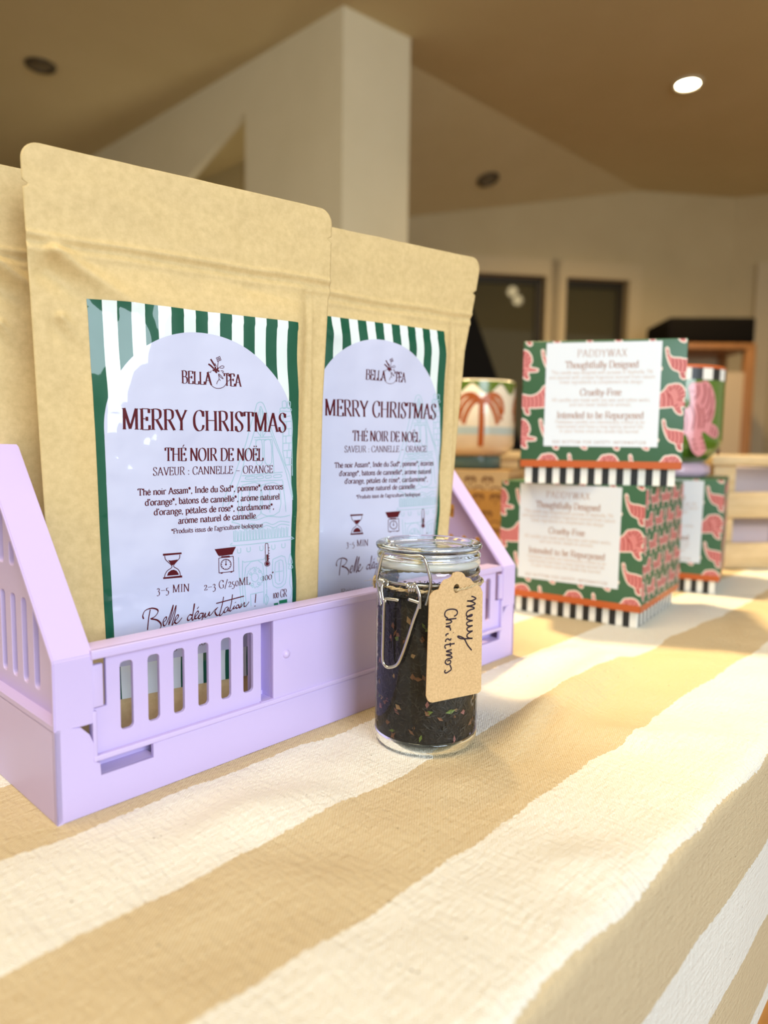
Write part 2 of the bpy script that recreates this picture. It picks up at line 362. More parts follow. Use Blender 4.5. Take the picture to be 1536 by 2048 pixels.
# on the sloping ceiling part
from mathutils.geometry import intersect_line_plane
Pn = (Vector((B_[0], B_[1], CZ)) - Vector((A_[0], A_[1], CZ))).cross(C2 - Vector((A_[0], A_[1], CZ)))
cpos = Vector((0, 0, TZ + .175)); dr = fw + rt * ((976 - 768) / F_PX) + up * ((1024 - 358) / F_PX)
hit = intersect_line_plane(cpos, cpos + dr, Vector((A_[0], A_[1], CZ)), Pn)
t = downlight(hit.x, hit.y, False, 'unlit dark recessed ceiling light above the glazed doors', .062, hit.z)
nn_ = Pn.normalized(); nn_ = nn_ if nn_.z > 0 else -nn_
t.rotation_euler = nn_.to_track_quat('Z', 'Y').to_euler()
downlight(-.12, 1.12, True, 'lit recessed ceiling light above the table', .05)
for (x, y, z, lab) in ((1.807, 2.453, TZ + 1.595, 'lit globe lamp hanging from the ceiling, the farther of two'), (2.007, 2.185, TZ + 1.582, 'lit globe lamp hanging from the ceiling, the nearer of two')):
    t = empty('pendant_lamp', (x, y, z), 0, lab, 'pendant lamp', None)
    b = MB(); b.lathe([(.045 * math.sin(PI * i / 16), -.045 * math.cos(PI * i / 16)) for i in range(17)], 32); b.build('globe', mat('lit_globe', (1, 1, 1), .3, emit=(1.0, .8, .45), estr=11), t)
    b = MB(); b.lathe([(0, .075), (.016, .07), (.018, .042), (0, .042)], 20); b.tube([(0, 0, .07), (0, 0, CZ - z)], .003, 8); b.build('cord', RING, t)

# ================================================================ table and cloth
CYAW = 0.8207
E2 = Vector((math.cos(CYAW), math.sin(CYAW), 0)); N2 = Vector((-E2.y, E2.x, 0)); P0 = Vector((-0.1469, 0.3048, TZ))
def st(s, t, z=0.0): return P0 + E2 * s + N2 * t + Vector((0, 0, z))
T_EDGE = -0.200
TS0, TS1, TT1 = -0.5, 1.35, 0.66
t = empty('table', (P0.x, P0.y, 0), CYAW, 'oak table under the striped cloth', 'table')
b = MB(); b.box(TS0 + .004, TS1 - .004, T_EDGE + .006, TT1 - .004, TZ - .045, TZ - .007); b.build('table_top', WOOD_TABLE, t)
b = MB()
b.box(TS0 + .03, TS1 - .03, T_EDGE + .012, T_EDGE + .034, TZ - .30, TZ - .045); b.box(TS0 + .03, TS1 - .03, TT1 - .06, TT1 - .04, TZ - .16, TZ - .045)
b.build('apron', WOOD_TABLE, t)
for a in (TS0 + .04, TS1 - .1):
    for c in (T_EDGE + .04, TT1 - .12):
        b = MB(); b.rbox(a, a + .06, c, c + .06, 0, TZ - .045, .006); b.build('leg', WOOD_TABLE, t)
# cloth
def cloth_z(s, t):
    """soft unevenness of the cloth on the table"""
    z = 0.0028 * noise.noise(Vector((s * 14, t * 18, 1.7))) + 0.0020 * noise.noise(Vector((s * 34, t * 30, 5.1)))
    # flatten where things stand
    fl = 1.0
    for (a0, a1, c0, c1) in ((-.01, .39, -.004, .30),):
        dx = max(a0 - s, 0, s - a1); dy = max(c0 - t, 0, t - c1); fl = min(fl, sstep(math.hypot(dx, dy) / .03))
    for (cs, ct, cr) in ((.1946, -.0563, .035), (.55, .03, .13), (.83, .06, .13), (.66, .50, .13)):
        fl = min(fl, sstep((math.hypot(s - cs, t - ct) - cr) / .03))
    z *= fl
    def ridge(s0, t0, s1, t1, h, w):
        d = Vector((s1 - s0, t1 - t0)); L2 = d.length_squared; k = max(0, min(1, ((s - s0) * d.x + (t - t0) * d.y) / L2)); q = math.hypot(s - s0 - d.x * k, t - t0 - d.y * k); return h * math.exp(-(q / w) ** 2) * (0.35 + 0.65 * math.sin(PI * k))
    z += ridge(.225, -.098, .44, -.062, .011, .016) * fl      # fold right of the jar
    z -= ridge(.205, -.112, .33, -.085, .004, .005) * fl
    z += ridge(.33, -.03, .43, -.035, .009, .014)
    z += ridge(.02, -.05, .10, -.06, .004, .015)
    z += ridge(.27, -.125, .33, -.19, .003, .012) + ridge(.10, -.17, .17, -.20, .003, .012)
    return z
b = MB(); ns = 330; prof = []           # profile across: t on the table, then round the edge and down
tt = TT1
while tt > T_EDGE + 0.0001:
    prof.append((tt, 0.0, tt)); tt -= (.005 if tt < .3 else .012)
R_ = .010
for k in range(7):
    a = k / 6 * PI / 2; prof.append((T_EDGE - R_ * math.sin(a), -R_ + R_ * math.cos(a), T_EDGE - R_ * a))
w = T_EDGE - R_ * PI / 2
zz = -R_
while zz > -.176: zz -= .006; w -= .0075; prof.append((T_EDGE - R_ - .0, zz, w))
svals = [TS0 - .0 + (TS1 - TS0) * (i / ns) for i in range(ns + 1)]; uvs = []
vs = []
for i, s in enumerate(svals):
    for j, (t_, z_, w_) in enumerate(prof):
        drop = sstep(-z_ / .05) if z_ < -.001 else 0
        out = drop * (.003 * noise.noise(Vector((s * 9, w_ * 4, 9))) + .004 * sstep(-z_ / .16) * (1 + math.sin(s * 26 + 1)) * .5 + .001)
        zh = cloth_z(s, t_) * (1 - drop)
        hem = .004 * noise.noise(Vector((s * 6, 3, 3))) * drop
        p = st(s, t_ - out, z_ + zh + hem); vs.append(p); uvs.append((s, w_))
M_ = len(prof)
fs = [(i * M_ + j, i * M_ + j + 1, (i + 1) * M_ + j + 1, (i + 1) * M_ + j) for i in range(ns) for j in range(M_ - 1)]
b.add(vs, [tuple(reversed(f)) for f in fs], 0, True)
CLOTH = mat('striped_linen', (0.8, 0.76, 0.66), 0.88, spec=0.15)
m = CLOTH
uvn = nd(m, 'ShaderNodeUVMap'); uvn.uv_map = 'UVMap'; sep = nd(m, 'ShaderNodeSeparateXYZ'); lk(m, uvn.outputs[0], sep.inputs[0])
nz = nd(m, 'ShaderNodeTexNoise', inp={'Scale': 9.0, 'Detail': 3.0}); lk(m, uvn.outputs[0], nz.inputs['Vector'])
ofs = math_node(m, 'MULTIPLY', math_node(m, 'SUBTRACT', nz.outputs['Fac'], 0.5), 0.02)
nz2 = nd(m, 'ShaderNodeTexNoise', inp={'Scale': 320.0, 'Detail': 2.0}); lk(m, uvn.outputs[0], nz2.inputs['Vector'])
ofs2 = math_node(m, 'MULTIPLY', math_node(m, 'SUBTRACT', nz2.outputs['Fac'], 0.5), 0.004)
ph = math_node(m, 'ADD', math_node(m, 'ADD', sep.outputs[1], ofs), ofs2)
ph = math_node(m, 'DIVIDE', math_node(m, 'ADD', ph, 0.0105 + 0.0665 * 20), 0.133)
fr_ = math_node(m, 'FRACT', ph); msk = math_node(m, 'GREATER_THAN', fr_, 0.5)
# weave: fine diagonal twill
def wave(sc, rot):
    mp = nd(m, 'ShaderNodeMapping'); mp.inputs['Rotation'].default_value = (0, 0, rot); lk(m, uvn.outputs[0], mp.inputs[0])
    wv = nd(m, 'ShaderNodeTexWave', inp={'Scale': sc, 'Distortion': 1.5, 'Detail': 2.0, 'Detail Scale': 2.0}); lk(m, mp.outputs[0], wv.inputs['Vector']); return wv.outputs['Fac']
w1 = wave(260, 0.9); w2 = wave(300, -0.5)
wv = math_node(m, 'MULTIPLY', w1, w2)
mpc = nd(m, 'ShaderNodeMapping'); mpc.inputs['Scale'].default_value = (26, 95, 1); mpc.inputs['Rotation'].default_value = (0, 0, 0.25); lk(m, uvn.outputs[0], mpc.inputs[0])
cr = nd(m, 'ShaderNodeTexNoise', inp={'Scale': 4.0, 'Detail': 4.0, 'Roughness': 0.6}); lk(m, mpc.outputs[0], cr.inputs['Vector'])
mpd = nd(m, 'ShaderNodeMapping'); mpd.inputs['Scale'].default_value = (110, 26, 1); lk(m, uvn.outputs[0], mpd.inputs[0])
cr2 = nd(m, 'ShaderNodeTexNoise', inp={'Scale': 3.0, 'Detail': 3.0}); lk(m, mpd.outputs[0], cr2.inputs['Vector'])
tan = mix_col(m, w1, (0.60, 0.475, 0.285), (0.73, 0.60, 0.395)); wht = mix_col(m, wv, (0.83, 0.80, 0.715), (0.90, 0.875, 0.80))
col = mix_col(m, msk, tan, wht)
sp = nd(m, 'ShaderNodeTexVoronoi', inp={'Scale': 115.0, 'Randomness': 1.0}); lk(m, uvn.outputs[0], sp.inputs['Vector'])
sp2 = nd(m, 'ShaderNodeTexNoise', inp={'Scale': 60.0}); lk(m, uvn.outputs[0], sp2.inputs['Vector'])
spm = math_node(m, 'MULTIPLY', math_node(m, 'LESS_THAN', sp.outputs['Distance'], 0.055), math_node(m, 'GREATER_THAN', sp2.outputs['Fac'], 0.56))
col = mix_col(m, math_node(m, 'MULTIPLY', spm, 0.75), col, (0.12, 0.09, 0.05))
lk(m, col, bsdf(m).inputs['Base Color'])
hsum = math_node(m, 'ADD', math_node(m, 'ADD', math_node(m, 'MULTIPLY', wv, 0.22), math_node(m, 'MULTIPLY', cr.outputs['Fac'], 1.0)), math_node(m, 'MULTIPLY', cr2.outputs['Fac'], 0.9))
bp = nd(m, 'ShaderNodeBump', inp={'Strength': 0.8, 'Distance': 0.0026}); lk(m, hsum, bp.inputs['Height']); lk(m, bp.outputs[0], bsdf(m).inputs['Normal'])
me = b.mesh('tablecloth', CLOTH); uvl = me.uv_layers.new(name='UVMap')
for lp_ in me.loops: uvl.data[lp_.index].uv = uvs[lp_.vertex_index]
cloth = link('tablecloth', me); tag(cloth, 'cream and tan striped linen tablecloth hanging over the table edge', 'tablecloth')
# ---------------------------------------------------------------- serif stroke lettering
# glyph: advance | strokes; "s" = smooth, "_x,y,w" = serif bar centred at x,y
GL = {}
for line in '''
A .74|.06,0 .36,1|.36,1 .68,0|.17,.34 .55,.34|_.06,0,.2|_.68,0,.22
B .66|.13,0 .13,1|s.13,1 .36,1 .52,.9 .52,.66 .36,.53 .13,.53|s.13,.53 .4,.53 .59,.42 .59,.14 .4,0 .13,0|_.08,0,.18|_.08,1,.18
C .72|s.64,.74 .6,.92 .42,1.01 .22,.93 .09,.7 .07,.45 .12,.2 .27,.02 .45,-.01 .6,.1 .65,.28|.64,.7 .64,.98
D .76|.13,0 .13,1|s.13,1 .38,1 .58,.88 .68,.65 .69,.4 .6,.14 .4,0 .13,0|_.08,0,.18|_.08,1,.18
E .62|.13,0 .13,1|.13,1 .54,1|.13,.52 .42,.52|.13,0 .56,0|.54,1 .54,.8|.56,0 .57,.22|.42,.62 .42,.42|_.08,0,.16|_.08,1,.16
F .6|.13,0 .13,1|.13,1 .54,1|.13,.52 .42,.52|.54,1 .54,.8|.42,.62 .42,.42|_.13,0,.26|_.08,1,.16
G .76|s.64,.76 .58,.93 .42,1.01 .22,.93 .09,.7 .07,.45 .12,.2 .27,.02 .45,-.01 .6,.08 .66,.2|.66,.42 .66,.06|_.62,.42,.24|.64,.72 .64,.98
H .82|.14,0 .14,1|.68,0 .68,1|.14,.52 .68,.52|_.14,0,.24|_.14,1,.24|_.68,0,.24|_.68,1,.24
I .34|.17,0 .17,1|_.17,0,.24|_.17,1,.24
J .44|s.28,1 .28,.3 .24,.02 .1,-.06 .02,.06|_.28,1,.24
K .74|.14,0 .14,1|.6,1 .14,.42|.3,.58 .64,0|_.14,0,.22|_.14,1,.22|_.62,1,.2|_.64,0,.2
L .6|.13,0 .13,1|.13,0 .54,0|.54,0 .56,.24|_.08,0,.16|_.13,1,.24
M .98|.13,0 .13,1|.13,1 .46,.03|.46,.03 .8,1|.82,0 .82,1|_.13,0,.2|_.1,1,.18|_.82,0,.24|_.84,1,.18
N .8|.13,0 .13,1|.13,1 .66,0|.66,0 .66,1|_.13,0,.22|_.1,1,.18|_.66,1,.22
O .8|s.4,1.01 .2,.92 .08,.66 .08,.34 .2,.08 .4,-.01 .6,.08 .72,.34 .72,.66 .6,.92 .4,1.01
P .62|.13,0 .13,1|s.13,1 .38,1 .56,.9 .56,.58 .38,.46 .13,.46|_.13,0,.26|_.08,1,.16
Q .8|s.4,1.01 .2,.92 .08,.66 .08,.34 .2,.08 .4,-.01 .6,.08 .72,.34 .72,.66 .6,.92 .4,1.01|s.42,.02 .55,-.16 .74,-.16
R .72|.13,0 .13,1|s.13,1 .38,1 .55,.9 .55,.62 .38,.5 .13,.5|.34,.5 .66,0|_.13,0,.24|_.08,1,.16|_.66,0,.14
S .58|s.48,.78 .42,.95 .28,1.01 .14,.94 .09,.78 .16,.62 .36,.46 .49,.3 .48,.12 .36,0 .22,-.01 .1,.1 .07,.26|.48,.76 .48,.98|.08,.02 .08,.26
T .68|.34,0 .34,1|.05,1 .63,1|.05,1 .05,.78|.63,1 .63,.78|_.34,0,.26
U .76|s.14,1 .14,.35 .2,.06 .38,-.01 .56,.06 .62,.35 .62,1|_.14,1,.22|_.62,1,.2
V .72|.07,1 .37,0|.37,0 .66,1|_.07,1,.2|_.66,1,.18
W 1.02|.06,1 .28,0|.28,0 .52,1|.52,1 .74,0|.74,0 .97,1|_.06,1,.18|_.52,1,.18|_.97,1,.16
X .72|.08,1 .63,0|.62,1 .08,0|_.08,1,.2|_.63,0,.2|_.62,1,.18|_.08,0,.18
Y .7|.06,1 .35,.45|.64,1 .35,.45|.35,.45 .35,0|_.06,1,.2|_.64,1,.18|_.35,0,.24
Z .64|.08,1 .56,1|.56,1 .06,0|.06,0 .58,0|.08,1 .08,.8|.58,0 .58,.2
a .5|s.1,.54 .18,.66 .32,.64 .36,.5 .36,.12 .42,.01 .5,.05|s.36,.38 .18,.34 .07,.2 .09,.04 .2,-.01 .36,.12
b .54|.12,0 .12,1|s.12,.5 .26,.66 .42,.58 .48,.34 .42,.08 .28,-.01 .12,.1|_.07,1,.1
c .46|s.4,.5 .34,.64 .22,.67 .1,.54 .06,.33 .12,.1 .25,-.01 .36,.06 .42,.18
d .56|.44,0 .44,1|s.44,.5 .32,.66 .16,.6 .07,.34 .13,.08 .28,-.01 .44,.12|_.39,1,.1|_.49,0,.1
e .47|.08,.36 .41,.36|s.41,.36 .38,.58 .25,.67 .12,.58 .06,.34 .11,.1 .25,-.01 .36,.06 .42,.18
f .34|s.14,0 .14,.75 .2,.98 .36,.94|.03,.64 .28,.64|_.14,0,.2
g .52|s.4,.5 .3,.66 .15,.62 .08,.44 .14,.27 .28,.26 .39,.38 .4,.52|s.2,.26 .1,.12 .2,.04 .38,.02 .46,-.1 .38,-.26 .2,-.3 .07,-.2 .08,-.06 .2,.04|.4,.6 .5,.64
h .58|.12,0 .12,1|s.12,.5 .26,.66 .4,.64 .46,.5 .46,0|_.07,1,.1|_.12,0,.2|_.46,0,.2
i .28|.14,0 .14,.65|_.09,.65,.1|_.14,0,.2|d.14,.88
j .28|s.16,.65 .16,-.1 .1,-.28 .0,-.24|_.11,.65,.1|d.16,.88
k .56|.12,0 .12,1|.44,.65 .12,.27|.24,.4 .48,0|_.07,1,.1|_.12,0,.2|_.48,0,.18|_.44,.65,.16
l .28|.14,0 .14,1|_.09,1,.1|_.14,0,.2
m .86|.12,0 .12,.65|s.12,.5 .24,.66 .37,.64 .43,.5 .43,0|s.43,.5 .55,.66 .68,.64 .74,.5 .74,0|_.07,.65,.1|_.12,0,.18|_.43,0,.18|_.74,0,.18
n .58|.12,0 .12,.65|s.12,.5 .26,.66 .4,.64 .46,.5 .46,0|_.07,.65,.1|_.12,0,.2|_.46,0,.2
o .52|s.26,.67 .12,.58 .06,.33 .12,.08 .26,-.01 .4,.08 .46,.33 .4,.58 .26,.67
p .55|.12,-.3 .12,.65|s.12,.5 .26,.66 .42,.58 .48,.34 .42,.08 .28,-.01 .12,.1|_.07,.65,.1|_.12,-.3,.2
q .55|.43,-.3 .43,.65|s.43,.5 .3,.66 .15,.6 .07,.34 .13,.08 .28,-.01 .43,.12|_.43,-.3,.2
r .42|.12,0 .12,.65|s.12,.46 .22,.63 .34,.66 .38,.58|_.07,.65,.1|_.13,0,.22
s .4|s.33,.52 .26,.66 .13,.65 .08,.52 .16,.4 .3,.28 .34,.13 .25,0 .12,0 .06,.14
t .34|s.14,.86 .14,.12 .22,-.01 .33,.06|.03,.64 .3,.64
u .58|s.12,.65 .12,.14 .2,0 .32,.01 .46,.16|.46,0 .46,.65|_.07,.65,.1|_.41,.65,.1|_.51,0,.1
v .5|.06,.65 .26,0|.26,0 .45,.65|_.07,.65,.16|_.44,.65,.14
w .74|.05,.65 .21,0|.21,0 .37,.65|.37,.65 .53,0|.53,0 .69,.65|_.06,.65,.14|_.37,.65,.14|_.68,.65,.12
x .5|.07,.65 .43,0|.42,.65 .07,0|_.08,.65,.15|_.42,0,.15|_.42,.65,.13|_.08,0,.13
y .5|.06,.65 .27,.02|s.45,.65 .25,-.06 .14,-.28 .03,-.26|_.07,.65,.16|_.44,.65,.14
z .46|.07,.64 .39,.64|.39,.64 .06,.01|.06,.01 .41,.01
0 .5|s.25,.67 .12,.58 .06,.33 .12,.08 .25,-.01 .38,.08 .44,.33 .38,.58 .25,.67
1 .34|.17,0 .17,.65|_.12,.65,.1|_.17,0,.22
2 .46|s.08,.5 .14,.64 .26,.67 .36,.56 .34,.4 .08,.03|.07,.02 .41,.02|.41,.02 .42,.14
3 .46|s.08,.52 .16,.66 .3,.62 .34,.45 .26,.3 .16,.27|s.16,.27 .32,.22 .38,.04 .3,-.2 .16,-.28 .06,-.2
5 .46|.12,.62 .36,.65|.12,.62 .1,.28|s.1,.28 .26,.28 .37,.14 .36,-.08 .24,-.26 .12,-.28 .05,-.2
, .22|s.11,.04 .13,-.04 .07,-.16|d.11,.03
. .22|d.11,.03
: .26|d.13,.06|d.13,.5
' .16|.08,1 .08,.76
* .38|.19,.98 .19,.56|.03,.88 .35,.66|.35,.88 .03,.66
- .4|.05,.34 .35,.34
~ .62|.06,.36 .56,.36
/ .5|.06,-.15 .44,1.05
! .26|.13,1 .13,.3|d.13,.04
o^ .2|s.1,1.0 .04,.9 .1,.8 .16,.9 .1,1.0
'''.strip().split('\n'):
    k, rest = line.split(' ', 1); adv, *strk_ = rest.split('|'); GL[k] = (float(adv), strk_)
ACC = {'É': ('E', 'a', .3, 1.12), 'Ë': ('E', 'u', .33, 1.14), 'é': ('e', 'a', .24, .78), 'â': ('a', 'c', .24, .78), 'ô': ('o', 'c', .26, .78)}
def layout(text, track=0.0):
    x = 0; out = []
    for ch in text:
        if ch == ' ': x += .33 + track; continue
        base, acc = (ACC[ch][0], ACC[ch]) if ch in ACC else (ch, None)
        if ch == '–': base = '~'
        if ch == '°': base = 'o^'
        adv, st = GL[base]; out.append((x, st, acc)); x += adv + track
    return out, x - track
def write(mb, text, x0, x1, y, cap, fn, mat=0, thick=0.13, thin=0.035, track=0.0, y1=None, serifs=True, bold=0.0, step=None, smooth_k=3, shear=0.0):
    """draw text between x0 and x1 with its baseline from y to y1"""
    lay, W = layout(text, track); kx = (x1 - x0) / W
    dy = 0 if y1 is None else (y1 - y) / (x1 - x0)
    def put(pts, w, nib=None):
        q = []
        for px, py in pts:
            X = x0 + px * kx + shear * py * cap; q.append((X, y + py * cap + dy * (X - x0)))
        mb.stroke(q, fn, w, mat, nib=nib, step=step)
    nib = ((thin + bold) * cap, (thick + bold) * cap, math.radians(14))
    for gx, st, acc in lay:
        for s in st:
            if s[0] == '_':
                if not serifs: continue
                a, b, w = (float(t) for t in s[1:].split(',')); put([(gx + a - w / 2, b + (thin / 2 if b < .1 else -thin / 2)), (gx + a + w / 2, b + (thin / 2 if b < .1 else -thin / 2))], (thin + bold) * cap)
            elif s[0] == 'd':
                a, b = (float(t) for t in s[1:].split(',')); put([(gx + a, b - .055), (gx + a, b + .055)], .12 * cap)
            else:
                sm = s[0] == 's'; pts = [tuple(float(t) for t in p.split(',')) for p in s[(1 if sm else 0):].split(' ')]
                if sm: pts = smooth_line(pts, smooth_k)
                put([(gx + a, b) for a, b in pts], 0, nib)
        if acc:
            _, t, ax, ay = acc
            if t == 'a': put([(gx + ax - .04, ay - .03), (gx + ax + .09, ay + .13)], .07 * cap)
            if t == 'u':
                for o in (-.13, .09): put([(gx + ax + o, ay - .02), (gx + ax + o, ay + .08)], .1 * cap)
            if t == 'c': put([(gx + ax - .12, ay), (gx + ax, ay + .14), (gx + ax + .12, ay)], .045 * cap)
# traced line work of the label, tenths of a millimetre on the pouch front
def dec(s): return [[tuple(float(t) / 10 for t in p.split(',')) for p in pl.split(' ')] for pl in s.split('|')]
ICON_FILL = dec('-1143,1088 -1036,1087 -1035,1077 -1143,1076|-1141,952 -1033,953 -1032,941 -1140,942|-1114,1048 -1095,1045 -1057,1048 -1068,1035 -1083,1020 -1090,1017 -1100,1028|-1119,959 -1112,978 -1096,989 -1081,991 -1065,983 -1054,966 -1052,958|-840,1091 -705,1095 -727,1054 -817,1051|-798,1045 -745,1045 -743,1034 -800,1035|-803,946 -787,946 -789,941 -800,940|-741,946 -726,947 -728,942 -739,941|-506,1032 -495,1032 -495,987 -504,987|-763,992 -763,991 -764,989 -765,988 -766,988 -768,987 -770,988 -771,989 -773,990 -773,992 -774,993 -773,995 -773,996 -771,997 -770,998 -768,998 -766,998 -765,997 -764,996 -763,994 -763,992|-487,974 -488,970 -490,967 -492,964 -496,963 -500,963 -504,964 -507,966 -510,969 -512,972 -512,976 -512,979 -510,982 -507,985 -504,986 -500,986 -496,985 -492,983 -490,981 -488,977 -487,974')
ICON_LINE = dec('-1133,1075 -1129,1055 -1111,1035 -1093,1016 -1096,1002 -1118,988 -1130,967 -1133,951|-1046,1075 -1048,1055 -1061,1040 -1080,1020 -1080,1007 -1058,992 -1046,972 -1043,952|-814,1048 -726,1053|-814,1030 -807,1036 -734,1038 -722,1032 -720,955 -725,948 -803,947 -812,954 -814,1030|-768,1019 -768,991|-512,993 -512,1091 -502,1099 -493,1090 -492,993|-490,1072 -484,1073|-490,1055 -484,1055|-490,1038 -484,1038|-490,1021 -484,1021|-490,1005 -484,1005|-743,992 -739,992|-747,980 -743,978|-756,972 -754,969|-768,970 -768,966|-781,974 -783,971|-790,984 -793,982|-793,996 -797,997|-789,1008 -793,1010|-780,1016 -782,1019|-768,1018 -768,1022|-756,1014 -753,1017|-746,1004 -743,1006|-736,991 -737,982 -742,973 -749,967 -758,963 -768,963 -778,965 -787,971 -794,978 -799,987 -800,997 -799,1006 -794,1015 -787,1021 -778,1025 -768,1025 -758,1023 -749,1018 -742,1010 -737,1001 -736,991|-483,973 -484,968 -486,964 -490,961 -495,959 -500,959 -505,960 -510,963 -514,966 -516,971 -517,976 -516,981 -514,985 -510,988 -505,990 -500,990 -494,989 -490,987 -486,983 -484,978 -483,973')
SCRIPT = dec('-1253,727 -1257,747 -1243,773 -1209,782 -1178,772 -1172,755 -1191,732 -1216,723|-1215,776 -1225,730 -1233,661|-1213,722 -1179,711 -1158,689 -1155,670 -1162,658|-1139,693 -1126,704 -1124,720 -1135,715 -1143,694 -1139,671 -1127,676 -1114,703 -1097,746 -1085,780 -1083,781 -1091,745 -1107,696 -1110,670|-1106,679 -1078,750 -1067,780 -1072,743 -1088,687 -1091,667 -1076,688 -1056,711 -1058,725 -1071,710 -1076,685 -1066,674 -1050,685 -1034,705|-975,711 -988,716 -1001,701 -1000,685 -988,686 -972,710 -961,778 -962,755 -975,698 -970,681 -952,705 -938,723 -943,733 -956,715 -959,692 -947,689 -929,705|-945,745 -935,758|-912,716 -928,715 -939,696 -932,686 -915,700 -908,719 -915,683 -926,652 -936,627|-909,689 -895,717 -899,691 -885,696 -871,721 -875,698 -861,703 -841,727 -820,741|-827,735 -839,717 -827,693 -812,695|-785,801 -796,748 -810,693 -796,695 -775,729|-832,766 -655,790|-758,737 -775,729 -783,706 -769,708 -754,733 -758,710 -745,719|-728,808 -737,755 -747,712 -736,713 -716,739|-716,739 -723,719 -707,728|-712,759 -710,756|-695,743 -707,731 -702,720 -688,729 -693,743|-688,729 -681,721 -672,747 -677,724 -652,752 -656,728 -641,730 -623,752|-577,795 -583,740|-585,723 -584,718')
